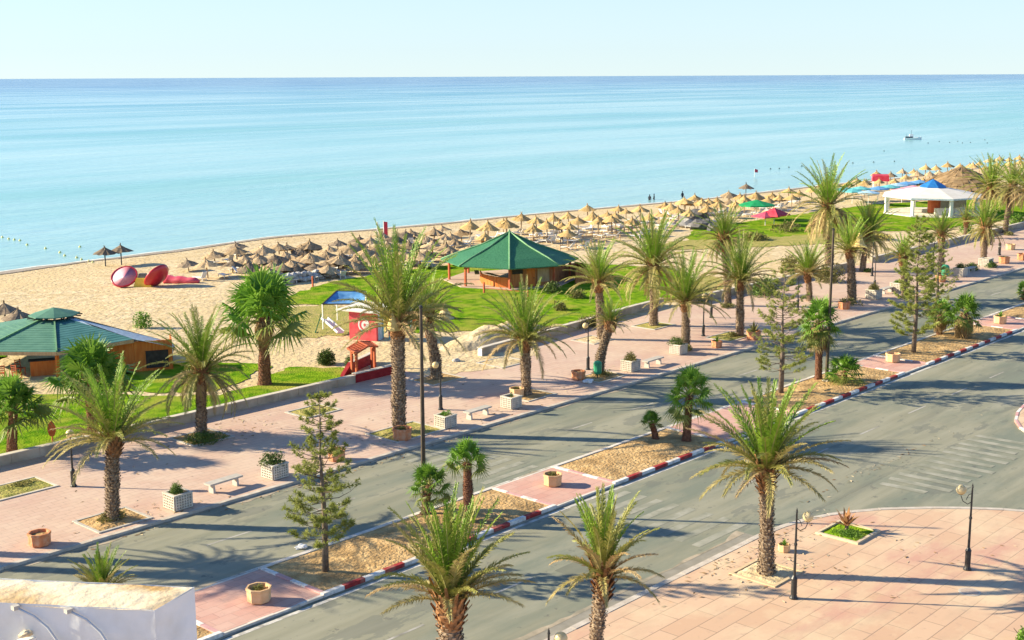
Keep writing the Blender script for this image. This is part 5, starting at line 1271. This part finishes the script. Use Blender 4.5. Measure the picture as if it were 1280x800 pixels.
UM = {'w1': umb_root(1, 'low weathered grey brown straw umbrella among the crowded ones left of the green roof', G1, STRAWW, POLE, 1.5, 1.4, .62, 3, .1), 'w2': umb_root(2, 'x', G1, STRAWW, POLE, 1.75, 1.3, .55, 2, .3), 'w3': umb_root(3, 'x', G1, STRAWD, POLE, 1.45, 1.35, .6, 3, .0),
      'g1': umb_root(4, 'golden straw umbrella in the tidy rows with white loungers right of the green roof', G2, STRAW, POLE, 2.4, 1.28, .68, 3, .1), 'g2': umb_root(5, 'x', G2, STRAW, POLE, 2.3, 1.2, .58, 2, .25), 'g3': umb_root(6, 'x', G2, STRAW, POLE, 2.55, 1.2, .8, 3, .2),
      'f1': umb_root(7, 'small far straw umbrella in the rows beyond the white pavilion', G3, STRAW, POLE, 2.6, 1.15, .7, 2, .15), 'f2': umb_root(8, 'x', G3, STRAWW, POLE, 2.6, 1.15, .7, 2, .15)}
UH = {'w': 1.9, 'g': 2.75, 'f': 2.75}; UTREE = {k: tree_of(v) for k, v in UM.items()}; LAB = {'w': UM['w1']['label'], 'g': UM['g1']['label'], 'f': UM['f1']['label']}; uused = set(); UPOS = []
def umbrella(px, py, kinds, label=None):
    k = rnd.choice(kinds); h = UH[k[0]] if k[0] != 'w' else 1.7
    p = at(px, py, h)
    for _ in range(5): p = at(px, py, gz(p.x, p.y)+h)
    lim = shore(p.x)-1.2
    if p.y > lim:                      # keep it on the dry sand
        s = lim/p.y; p = Vector((p.x*s, lim, 0))
    b = Vector((p.x, p.y, gz(p.x, p.y))); UPOS.append((b, k)); s = rnd.uniform(.82, 1.14)
    if k not in uused: uused.add(k); r = UM[k]; r.location = b; r['label'] = label or LAB[k[0]]
    else: r = dup(UM[k], b, rnd.uniform(0, 6.28), label or LAB[k[0]], (s, s, s*rnd.uniform(.94, 1.06)), UTREE[k])
    r.scale = (s, s, s); r.rotation_euler = (rnd.uniform(-.13, .13), rnd.uniform(-.13, .13), rnd.uniform(0, 6.28)) if k[0] == 'w' else (rnd.uniform(-.05, .05), rnd.uniform(-.05, .05), rnd.uniform(0, 6.28))
W1 = [(235,319),(268,310),(259,327),(296,310),(297,301),(290,321),(320,312),(328,308),(324,318),(349,305),(359,303),(357,314),(345,317),(377,304),(387,302),(390,315),(377,316),(352,330),(369,329),(393,324),(337,333),
 (386,303),(422,296),(412,304),(408,310),(388,316),(449,293),(445,300),(461,296),(445,317),(442,322),(408,327),(412,322),(476,291),(505,288),(515,287),(493,293),(511,300),(532,292),(540,301),(533,308),(542,288),(553,281),(556,304),(426,315),(422,322),
 (554,292),(543,288),(564,290),(568,294),(577,284),(601,295),(587,302),(561,306),(568,312),(525,315),(470,306),(458,312),(485,302),(505,312),(437,306),(306,318),(312,325),(340,325),(365,322),(470,320),(520,299)]
for q in W1: umbrella(*q, ['w1', 'w2', 'w1', 'w3'])
G_ = [(587,275),(605,285),(610,278),(629,267),(633,274),(651,266),(666,276),(671,268),(684,274),(692,264),(699,270),(711,261),(712,274),(723,267),(735,254),(741,265),(703,272),(710,281),(759,259),(748,268),(773,253),(783,254),(790,268),(801,255),(824,257),(831,258),(839,251),(831,250),(849,256),(856,246),(869,242),(873,246),
 (857,245),(886,244),(897,243),(911,241),(926,239),(944,240),(946,243),(931,245),(960,241),(965,237),(975,238),(986,232),(878,246),(861,258),(897,249),(812,262),(770,263),(765,268),(885,254),(910,250),(920,247),(975,246),(990,240),(1000,236)]
for q in G_: umbrella(*q, ['g1', 'g2', 'g3'] if q[0] < 905 else ['g1', 'g2', 'g3', 'w2'])
F_ = [(1096,214),(1114,214),(1128,211),(1143,209),(1157,207),(1171,206),(1185,204),(1201,202),(1213,201),(1118,220),(1133,217),(1147,214),(1162,213),(1175,211),(1189,210),(1147,221),(1155,220),(1083,222),(1071,220),(1081,226),(1060,224),(1045,226),(1225,200),(1238,198),(1250,197),(1262,195),(1274,194),(1203,207),(1170,219),(1100,221),(1030,228),(1015,231),(1216,205),(1232,204),(1246,202),(1262,201),(1276,200)]
for q in F_: umbrella(*q, ['f1', 'f1', 'f2'])
for (px, py, h, lab) in [(132, 309, None, 'left one of two dark straw umbrellas standing apart at the water edge'), (152, 306.5, None, 'right one of two dark straw umbrellas standing apart at the water edge'), (932, 230, None, 'dark straw umbrella rising above the rows at the water edge'),
                         (5, 379, 2.3, 'dark straw umbrella cut by the left edge above the bar'), (22, 387, 2.3, 'straw umbrella just left of the bar roof cap'), (-4, 402, 2.3, 'straw umbrella mostly outside the left edge beside the bar')]:
    if h is None: b = ground(px, 333 if px == 132 else 331 if px == 152 else 252); hh = zat(b, py) - b.z
    else: hh = h; p = at(px, py, h+.1); b = Vector((p.x, p.y, gz(p.x, p.y)))
    u = umb_root(int(px)+50, lab, None, STRAWD, DPOLE, hh, 1.25, .62, 2, .1); u.location = b
# loungers beneath the rows
def lounger_mesh(back):
    mb = MB(); mb.box((.2, 0, .30), (1.35, .62, .06)); c, s = math.cos(back), math.sin(back); mb.bar((-.45, 0, .31), (-.45-.72*c, 0, .31+.72*s), .60, .05)
    for x in (-.6, .75):
        for y in (-.25, .25): mb.box((x, y, .14), (.06, .06, .28))
    return mb.mesh('lounger', [LOUNGE])
LM = [lounger_mesh(.25), lounger_mesh(.8), lounger_mesh(1.1)]; nl = 0
for b, k in UPOS:
    if k[0] == 'g' or (k[0] == 'w' and rnd.random() < .35):
        for s in (-1, 1):
            if rnd.random() < .82 and nl < 130:
                p = b + Vector((rnd.uniform(-.3, .3)+s*1.15, rnd.uniform(-1.6, -.6), 0)); o = link('sun_lounger', rnd.choice(LM), None, (p.x, p.y, gz(p.x, p.y))); o.rotation_euler.z = R_(90 + rnd.uniform(-25, 25)); nl += 1
                props(o, 'white plastic sun lounger in the shade of the golden straw umbrellas' if k[0] == 'g' else 'white plastic sun lounger among the weathered straw umbrellas', 'sun lounger', 'white loungers under the umbrellas')
for (px, py) in [(604, 299), (615, 299), (625, 300), (648, 302), (668, 300), (676, 297), (690, 297), (700, 300), (756, 279), (760, 285), (772, 283), (788, 281), (830, 269), (838, 272), (846, 268), (842, 276), (852, 272), (858, 268), (836, 264), (505, 334), (520, 332), (532, 330), (536, 334), (295, 339), (302, 343), (385, 331), (722, 291), (735, 288)]:
    p = ground(px, py); o = link('sun_lounger', rnd.choice(LM), None, p); o.rotation_euler.z = rnd.uniform(0, 6.28); props(o, 'white plastic sun lounger standing in the open between the umbrellas and the lawns', 'sun lounger', 'white loungers on the open sand')
# wooden sand rails
for i, (p0, p1, lab) in enumerate([((655, 304), (752, 296), 'long low wooden rail across the sand nearest the umbrella rows right of the green roof'), ((700, 314), (775, 300), 'low wooden rail across the sand just behind the palm crowns'), ((760, 294), (800, 287), 'short wooden rail on the sand below the golden umbrellas')]):
    a, b = ground(*p0), ground(*p1); t_ = thing('sand_fence', lab, 'fence', a, 0, 'low wooden rails on the sand'); d = b-a; n = 8
    for k in range(n+1): q = d*(k/n); mb = MB(); mb.bar((q.x, q.y, -.2), (q.x, q.y, .75), .10); mb.build('post', WOODT, t_)
    mb = MB(); mb.bar((0, 0, .62), (d.x, d.y, .62), .09); mb.bar((0, 0, .3), (d.x, d.y, .3), .09); mb.build('rail', WOODT, t_)
# rubble wall and rocks
def rock_mesh(seed, s, flat=.7):
    bm = bmesh.new(); bmesh.ops.create_icosphere(bm, subdivisions=2, radius=s)
    for v in bm.verts: k = 1+.5*noise.noise(v.co*1.3/s+Vector((seed*3.1, 0, 0))); v.co = Vector((v.co.x*k*1.2, v.co.y*k, v.co.z*k*flat))
    me = bpy.data.meshes.new('rock'); bm.to_mesh(me); bm.free(); return me
t_ = thing('rubble_wall', 'low rough grey stone wall between the weathered umbrellas and the lawn', 'wall', at(343, 356, .1)); a, b = at(343, 356, .1), at(424, 345, .1); r = random.Random(3)
mb = MB()
for i in range(90):
    u = r.random(); p = (b-a)*u; s = r.uniform(.22, .42); z = r.uniform(.0, .8)
    bm = bmesh.new(); bmesh.ops.create_icosphere(bm, subdivisions=1, radius=s); n0 = len(mb.v)
    for v in bm.verts: k = 1+.4*noise.noise(v.co*3+Vector((i, 0, 0))); mb.v.append((p.x+v.co.x*k*1.2+r.uniform(-.01, .01), p.y+v.co.y*k+.3*math.sin(i), z+v.co.z*k*.8))
    for f in bm.faces: mb.f.append(tuple(n0+v.index for v in f.verts)); mb.m.append(0)
    bm.free()
mb.build('stones', STONEG, t_); mb = MB(); mb.bar(Vector((0, .3, .2)), (b-a)+Vector((0, .3, .2)), .5, .5); mb.build('rubble_core', STONED, t_)
for (px, py, s, mm, lab) in [(868, 278, 1.9, STONED, 'big dark rock-like heap on the sand behind the tall palm with orange stubs'), (862, 284, 1.3, STONEG, 'pale grey boulder in front of the big dark heap on the sand'), (878, 286, 1.5, STONED, 'dark boulder on the right of the big heap on the sand'), (570, 452, .28, STONEG, 'small pale stone lying on the sandy promenade left of the broken wall'), (893, 288, 1.1, STONED, 'small dark boulder at the right end of the heap on the sand')]:
    p = ground(px, py); me = rock_mesh(px, s); me.materials.append(mm); o = link('boulder', me, None, p+Vector((0, 0, s*.25))); props(o, lab, 'boulder', None)
# coloured parasols and tents
def parasol(px, py, hgt, R0, material, label, n=8, h=.55, name='parasol'):
    p = at(px, py, hgt+.05); b = Vector((p.x, p.y, gz(p.x, p.y))); t_ = thing(name, label, 'parasol', b, rnd.uniform(0, 1)); mb = MB()
    for q in range(n):
        a, a2 = 6.2832*q/n, 6.2832*(q+1)/n; e0, e1 = ringpt(O, R0, a, hgt-h), ringpt(O, R0, a2, hgt-h); mb.tri(e0, e1, Vector((0, 0, hgt))); mb.quad(e0-Vector((0, 0, .15)), e1-Vector((0, 0, .15)), e1, e0)
    mb.build('canopy', material, t_); mb = MB(); mb.tube([(0, 0, 0), (0, 0, hgt-.05)], .05, 6); mb.build('pole', WHITEP, t_)
parasol(946, 250, 2.9, 2.6, GREENU, 'wide green parasol between the golden umbrellas and the red one', h=.7)
parasol(968, 260, 2.4, 2.2, REDF, 'red parasol roof just right of and below the green parasol', 4, .9); parasol(957, 265, 1.9, 1.9, REDI2, 'faded red parasol left of the brighter red one', 4, .6)
for i, (px, py, mt, lab) in enumerate([(1056, 234, TEAL, 'leftmost teal parasol behind the tallest far palm'), (1066, 236, TEAL, 'second teal parasol behind the tallest far palm'), (1076, 233, TEAL, 'third teal parasol right of the tallest far palm'), (1086, 238, mat('pale_blue_fabric', (.3, .5, .68), (.4, .6, .75)), 'pale blue parasol between the teal ones and the red tent'), (1098, 233, BLUEC, 'blue parasol below the red tent'), (1112, 231, TEAL, 'teal parasol right of the red tent'), (1122, 229, MATS['pale_blue_fabric'], 'pale blue parasol left of the white pavilion roof'), (1133, 227, BLUEC, 'blue parasol just behind the white pavilion roof'), (1150, 225, BLUEC, 'blue parasol left of the blue cap'), (1128, 235, PINKF, 'pinkish parasol at the left shoulder of the white pavilion roof'), (1142, 232, PINKF, 'pink parasol almost touching the white pavilion roof')]):
    parasol(px, py, 2.4, 1.75, mt, lab, 8, .4)
t_ = thing('beach_tent', 'bright red flat-topped beach tent near the far umbrella rows', 'tent', ground(1100, 236)); mb = MB(); mb.box((0, 0, 2.0), (4.2, 3.0, 1.0), .5, 0, .92); mb.build('red_top', REDF, t_)
for x, y in ((-1.6, -1.2), (1.6, -1.2), (1.6, 1.2), (-1.6, 1.2)): mb = MB(); q = Matrix.Rotation(.5, 3, 'Z') @ Vector((x, y, 0)); mb.bar(q, q+Vector((0, 0, 1.6)), .1); mb.build('pole', WHITEP, t_)
# red inflatables on the sand
def dish(px, py, rpx, label, tilt, rim, inner, az):
    b = ground(px, py); k = ppm(b); R0 = rpx/k; t_ = thing('inflatable_dish', label, 'inflatable', b + Vector((0, 0, R0*.78)))
    M = Matrix.Rotation(az, 4, 'Z') @ Matrix.Rotation(tilt, 4, 'X')
    mb = MB(); mb.lathe([(R0*.30, -R0*.45), (R0*.75, -R0*.32), (R0*.97, -R0*.12), (R0, 0), (R0*.95, .06), (R0*.88, 0)], 26); mb.v = [tuple(M @ Vector(v)) for v in mb.v]; mb.build('shell', rim, t_, True)
    mb = MB(); mb.lathe([(R0*.90, .01), (R0*.72, -.10), (R0*.3, -.16), (.001, -.17)], 26); mb.v = [tuple(M @ Vector(v)) for v in mb.v]; mb.build('inside_face', inner, t_, True); return t_
bb = at(155, 358, .1); camaz = math.atan2(-bb.y, -bb.x)
dish(156, 358.5, 17, 'round inflatable with a pink face tilted towards the viewer on the sand', R_(42), REDI, PINKF, camaz + math.pi/2 - .35)
t_ = dish(196, 358, 18, 'glossy dark red domed inflatable with a long deflated tail on the sand', R_(52), REDI, WHITEP, camaz - math.pi/2 + .75)
b = t_.location; a, e_ = ground(208, 353)-b, ground(249, 354)-b; mb = MB(); mb.tube([a.lerp(e_, k/8)+Vector((0, 0, .32+.10*math.sin(k*2.1))) for k in range(9)], [.75, .62, .55, .60, .52, .5, .46, .38, .2], 10); mb.v = [(x, y, a.z+.0+(z-a.z)*.75) for x, y, z in mb.v]; mb.build('deflated_tail', REDI2, t_, True)
b = ground(181, 358); t_ = thing('yellow_inflatable', 'yellow base block between the pink and red inflatables', 'inflatable', b); mb = MB(); mb.box((0, 0, .45), (1.6, 1.8, .9), .7, 0, .7); mb.build('yellow_block', YELL, t_); mb = MB(); mb.box((-.1, .1, 1.0), (.8, .9, .6), .7, 0, .7); mb.build('dark_pump', STONED, t_)
# flags and buoys, boat
def flag(px, py, top, material, label, size=(.5, 1.7)):
    b = ground(px, py); h = zat(b, top)-b.z; t_ = thing('beach_flag', label, 'flag', b); mb = MB(); mb.tube([(0, 0, -.2), (0, 0, h)], .05, 6); mb.build('pole', WHITEP, t_); mb = MB()
    for i in range(5): z = h-.1-size[1]*i/5; w = size[0]; mb.quad((0, 0, z), (w*.7, -w*.7, z-.05), (w*.6, -w*.8, z-size[1]/5-.05), (0, 0, z-size[1]/5))
    mb.build('cloth', material, t_, True)
flag(480, 303, 276, REDF, 'furled red flag on a pole above the weathered umbrellas'); flag(472, 304, 277, WHITEP, 'pale pole with a wisp of white cloth left of the furled red flag', (.15, .6))
for i, (px, py, top, lab) in enumerate([(943, 221, 211, 'thin pole with a small red flag standing in the sea')]):
    b = at(px, py, SEA_Z); t_ = thing('marker_pole', lab, 'flag', b); h = zat(b, top)-SEA_Z; mb = MB(); mb.tube([(0, 0, -1), (0, 0, h)], .06, 6); mb.build('pole', WHITEP, t_); mb = MB(); mb.quad((0, 0, h), (.5, -.5, h-.2), (.45, -.5, h-.8), (0, 0, h-.7)); mb.build('cloth', REDF, t_)
def buoy_mesh(m_, s):
    mb = MB(); mb.lathe([(.05, -.25*s), (.4*s, -.1*s), (.45*s, .1*s), (.3*s, .38*s), (.08*s, .5*s), (.06*s, .75*s), (.001, .78*s)], 10); return mb.mesh('buoy', [m_], True)
BY, BD = buoy_mesh(BUOYY, .38), buoy_mesh(BUOYD, .45); lab1, lab2 = 'pale yellow float of the swimming line in the shallows at left', 'tiny dark float on the calm sea at right'
for (px, py) in [(3, 297), (11, 299), (18, 300), (25, 301), (34, 306.5), (57, 311), (75, 316), (81, 320), (96, 322.5), (102, 325), (111, 327), (116, 328.5), (100, 309)]: o = link('buoy', BY, None, at(px, py, SEA_Z)); props(o, lab1, 'buoy', 'pale yellow floats in the shallows')
for (px, py) in [(963, 211.5), (974, 211), (986, 209.5), (1002, 208), (1105, 189), (1118, 202), (1066, 204), (1092, 203), (1160, 179), (1174, 177), (1187, 178.5), (1197, 177), (1203, 179), (1213, 178.5), (1231, 175), (1234, 179)]: o = link('buoy', BD, None, at(px, py, SEA_Z)); props(o, lab2, 'buoy', 'dark floats on the calm sea')
b = at(1141, 174.5, SEA_Z); k = ppm(b); Lb = 21/k; vd = Vector((b.x, b.y, 0)).normalized(); t_ = thing('motor_boat', 'small white motor boat with a dark stern anchored off the beach', 'boat', b, math.atan2(-vd.x, vd.y)+.15); mb = MB()
sec = [(-.5, .30, .55), (-.2, .36, .55), (.15, .34, .6), (.38, .20, .75), (.5, .02, .95)]
for (x0, w0, h0), (x1, w1, h1) in zip(sec, sec[1:]):
    for s in (1, -1): mb.quad((x0*Lb, s*w0*.6*Lb*.4, -.2), (x1*Lb, s*w1*.6*Lb*.4, -.2), (x1*Lb, s*w1*Lb*.42, h1), (x0*Lb, s*w0*Lb*.42, h0))
    mb.quad((x0*Lb, -w0*Lb*.42, h0-.05), (x1*Lb, -w1*Lb*.42, h1-.05), (x1*Lb, w1*Lb*.42, h1-.05), (x0*Lb, w0*Lb*.42, h0-.05))
x0, w0, h0 = sec[0]; mb.quad((x0*Lb, -w0*.24*Lb, -.2), (x0*Lb, w0*.24*Lb, -.2), (x0*Lb, w0*Lb*.42, h0), (x0*Lb, -w0*Lb*.42, h0)); mb.build('hull', BOATW, t_)
mb = MB(); mb.box((-.22*Lb, 0, .75), (Lb*.42, Lb*.24, .5)); mb.build('dark_stern', BOATD, t_); mb = MB(); mb.box((-.1*Lb, 0, 1.35), (Lb*.24, Lb*.2, .8), 0, 0, .85); mb.build('cabin', BOATW, t_); mb = MB(); mb.bar((-.1*Lb, 0, 1.6), (-.1*Lb, 0, 3.0), .08); mb.bar((-.36*Lb, 0, .9), (-.36*Lb, 0, 2.0), .06); mb.build('mast', BOATD, t_)
# people, small and far
def person(px, py, label, shirt, h=1.72, rz=0.0, pose=0, wade=None):
    b = ground(px, py) if wade is None else at(px, py, SEA_Z) - Vector((0, 0, wade)); t_ = thing('person', label, 'person', b, rz); s = h/1.72
    V_ = [(0, 0, .95), (0, 0, 1.15), (0, 0, 1.40), (0, 0, 1.50), (.01, 0, 1.60), (.0, .0, 1.70), (0, .19, 1.40), (.05, .25, 1.12), (.14+.1*pose, .24, .90), (0, -.19, 1.40), (-.03, -.25, 1.12), (.08, -.24, .88), (0, .10, .92), (.05, .11, .50), (-.03, .11, .08), (.10, .11, .03), (0, -.10, .92), (-.06-.1*pose, -.11, .50), (-.14-.1*pose, -.11, .08), (-.01, -.11, .03)]
    E_ = [(0, 1), (1, 2), (2, 3), (3, 4), (4, 5), (2, 6), (6, 7), (7, 8), (2, 9), (9, 10), (10, 11), (0, 12), (12, 13), (13, 14), (14, 15), (0, 16), (16, 17), (17, 18), (18, 19)]
    Rd = [.14, .13, .15, .06, .09, .08, .065, .045, .035, .065, .045, .035, .10, .065, .045, .035, .10, .065, .045, .035]
    me = bpy.data.meshes.new('person_body'); me.from_pydata([tuple(c*s for c in v) for v in V_], E_, []); me.materials.append(shirt); o = link('body', me, t_); md = o.modifiers.new('s', 'SKIN')
    for i, sv in enumerate(me.skin_vertices[0].data): sv.radius = (Rd[i]*s, Rd[i]*s*(1.15 if i < 3 else 1)); sv.use_root = i == 0
    o.modifiers.new('u', 'SUBSURF').levels = 1
    mb = MB(); mb.lathe([(.095*s, 1.64*s), (.105*s, 1.70*s), (.07*s, 1.79*s), (.001, 1.81*s)], 10); mb.build('hair', DARKC, t_, True)
person(702, 306, 'person in dark clothes standing alone on the sand below the umbrella rows', DARKC, rz=1.0)
person(812, 250, 'left one of two dark bathers standing close together in the shallow water', DARKC, pose=1, rz=.4, wade=.85); person(817.5, 249.5, 'right one of two dark bathers standing close together in the shallow water', DARKC, rz=2.0, wade=.8)
person(853, 246.5, 'lone dark bather in the shallow water behind the golden umbrellas', DARKC, rz=1.3, wade=.75)

# ------------------------------------------------------------------ wall at the bottom left corner (a parapet of the building next door)
zt = 17.6; fl, fr, nr_, nl_ = at(0, 723, zt), at(243, 734, zt), at(193, 763, zt), at(0, 752, zt)
ext = (fl-fr).normalized()*2.0; fl, nl_ = fl+ext, nl_+ext
t_ = thing('parapet_wall', 'white rooftop wall with a flaking cream top in the bottom left corner', 'wall', (nr_.x, nr_.y, 0)); o = Vector((nr_.x, nr_.y, 0)); T = [fl-o, fr-o, nr_-o, nl_-o]
r = random.Random(9); mb = MB(); NX, NY, NZ = 70, 8, 26
def side(a, b, z0_, z1_, nx, nz, amp):
    nrm = (b-a).cross(Vector((0, 0, 1))).normalized(); P_ = [[a.lerp(b, i/nx)+Vector((0, 0, z0_-a.z+(z1_-z0_)*j/nz)) + nrm*amp*(noise.noise(a.lerp(b, i/nx)*5+Vector((0, 0, j*.35)))) * (1 if 0 < i < nx else 0) for j in range(nz+1)] for i in range(nx+1)]
    for i in range(nx):
        for j in range(nz): mb.quad(P_[i][j], P_[i+1][j], P_[i+1][j+1], P_[i][j+1])
for a, b, n in ((T[3], T[2], 60), (T[2], T[1], 14), (T[1], T[0], 60), (T[0], T[3], 10)): side(a, b, zt-1.6, zt+.001, n, NZ, .010)
mb.build('rendered_face', PARAP, t_, True)
mb = MB(); n, mn = 90, 14; Pq = []
for i in range(n+1):
    row = []
    for j in range(mn+1):
        u, v = i/n, j/mn; p = T[3].lerp(T[2], u).lerp(T[0].lerp(T[1], u), v); k = noise.noise(p*7); edge = min(v, 1-v, (1-u)*6); chip = -.035*max(0, .3-edge)/.3*(1+1.2*noise.noise(p*11)); crack = -.03*max(0, 1-abs((u*2.6-1.2)-(v-.5)*.35-.06*k)*60) - .02*max(0, 1-abs((u*2.6-2.0)-(v-.5)*.2)*70)
        row.append(p + Vector((0, 0, .003+.0025*k+chip*.25)))
    Pq.append(row)
for i in range(n):
    for j in range(mn): mb.quad(Pq[i][j], Pq[i+1][j], Pq[i+1][j+1], Pq[i][j+1])
mb.build('flaking_top', PTOP, t_, True)
mb = MB(); cN = (T[0]+T[1]+T[2]+T[3])/4; mb.v += [tuple(Vector((v.x, v.y, 0))) for v in [cN+(q-cN)*.98 for q in T]] + [tuple(Vector((v.x, v.y, zt-1.55))) for v in [cN+(q-cN)*.98 for q in T]]
for q in ((0,1,2,3),(7,6,5,4),(0,4,5,1),(1,5,6,2),(2,6,7,3),(3,7,4,0)): mb.f.append(q); mb.m.append(0)
mb.build('lower_wall', PARAP, t_)
nf = (T[2]-T[3]).cross(Vector((0, 0, 1))).normalized(); base = o
def face(px, py):   # a point on the camera-side face of the wall
    d = ray(px, py); t = (nr_-CAM).dot(nf)/d.dot(nf); return CAM + d*t + nf*.02
for pts, lab in (([(22, 757), (45, 768), (62, 782), (75, 800), (82, 822)], 'left thin cable sagging down the face of the white corner wall'), ([(88, 761), (110, 772), (128, 788), (141, 808), (150, 830)], 'right thin cable sagging down the face of the white corner wall')):
    P3 = [face(*q) for q in pts]; t2 = thing('strand', lab, 'strand', P3[0]); mb = MB(); mb.tube([q-P3[0] for q in P3], .0055, 6); mb.build('strand_tube', mat('pale_strand', (.55, .6, .64), (.62, .66, .7)), t2, True); mb = MB(); mb.box((0, 0, .0), (.03, .03, .02)); mb.build('clip', CONC, t2)  # thin pale tube laid along the wall face
q = face(35, 790); t2 = thing('wall_fixture', 'small yellowish crusted bracket on the face of the corner wall', 'bracket', q); me = rock_mesh(5, .026, .6); me.materials.append(PTOP); link('crust', me, t2, (0, 0, .0)); mb = MB(); mb.box((0, 0, -.05), (.10, .06, .05), .3); mb.build('bracket_plate', WHITEP, t2)

# ------------------------------------------------------------------ light
SUN_AZ, SUN_EL = 125.0, 22.5
sd = Vector((math.cos(R_(SUN_AZ))*math.cos(R_(SUN_EL)), math.sin(R_(SUN_AZ))*math.cos(R_(SUN_EL)), math.sin(R_(SUN_EL))))
ld = bpy.data.lights.new('sun', 'SUN'); lo = bpy.data.objects.new('sun', ld); col.objects.link(lo)
ld.energy = 5.0; ld.angle = R_(.5); ld.color = (1, .86, .61); lo.rotation_euler = sd.to_track_quat('Z', 'Y').to_euler(); lo.location = (0, 60, 80)
w = bpy.data.worlds.new('World'); sc.world = w; w.use_nodes = True; nt = w.node_tree
sky = nt.nodes.new('ShaderNodeTexSky'); sky.sky_type = 'NISHITA'; sky.sun_disc = False; sky.sun_elevation = R_(SUN_EL); sky.sun_rotation = R_(90-SUN_AZ)
sky.air_density = .75; sky.dust_density = 0; sky.ozone_density = 4.0; sky.altitude = 20
bg_ = nt.nodes['Background']; bg_.inputs['Strength'].default_value = .105
tc = nt.nodes.new('ShaderNodeTexCoord'); sx = nt.nodes.new('ShaderNodeSeparateXYZ'); nt.links.new(tc.outputs['Generated'], sx.inputs[0])
hz_ = nt.nodes.new('ShaderNodeMapRange'); hz_.inputs['From Min'].default_value = .02; hz_.inputs['From Max'].default_value = .34; hz_.inputs['To Min'].default_value = .82; hz_.inputs['To Max'].default_value = 0
nt.links.new(sx.outputs['Z'], hz_.inputs['Value']); mx_ = nt.nodes.new('ShaderNodeMix'); mx_.data_type = 'RGBA'; nt.links.new(hz_.outputs[0], mx_.inputs[0]); nt.links.new(sky.outputs[0], mx_.inputs[6])
mx_.inputs[7].default_value = (2.88, 3.5, 3.68, 1)     # pale sea haze low over the horizon
nt.links.new(mx_.outputs[2], bg_.inputs['Color'])
vs = sc.view_settings; vs.view_transform = 'Standard'; vs.look = 'None'; vs.gamma = 1; vs.exposure = 1.22; vs.use_curve_mapping = False
sc.cycles.use_denoising = True; sc.cycles.max_bounces = 6; sc.cycles.transparent_max_bounces = 4; sc.cycles.sample_clamp_indirect = 6
import re as _re
for _o in bpy.data.objects:
    if _o.get('label') and len(_re.findall(r"[A-Za-z0-9'-]+", _o['label'])) > 16: print('LONG', _o.name, _o['label'])
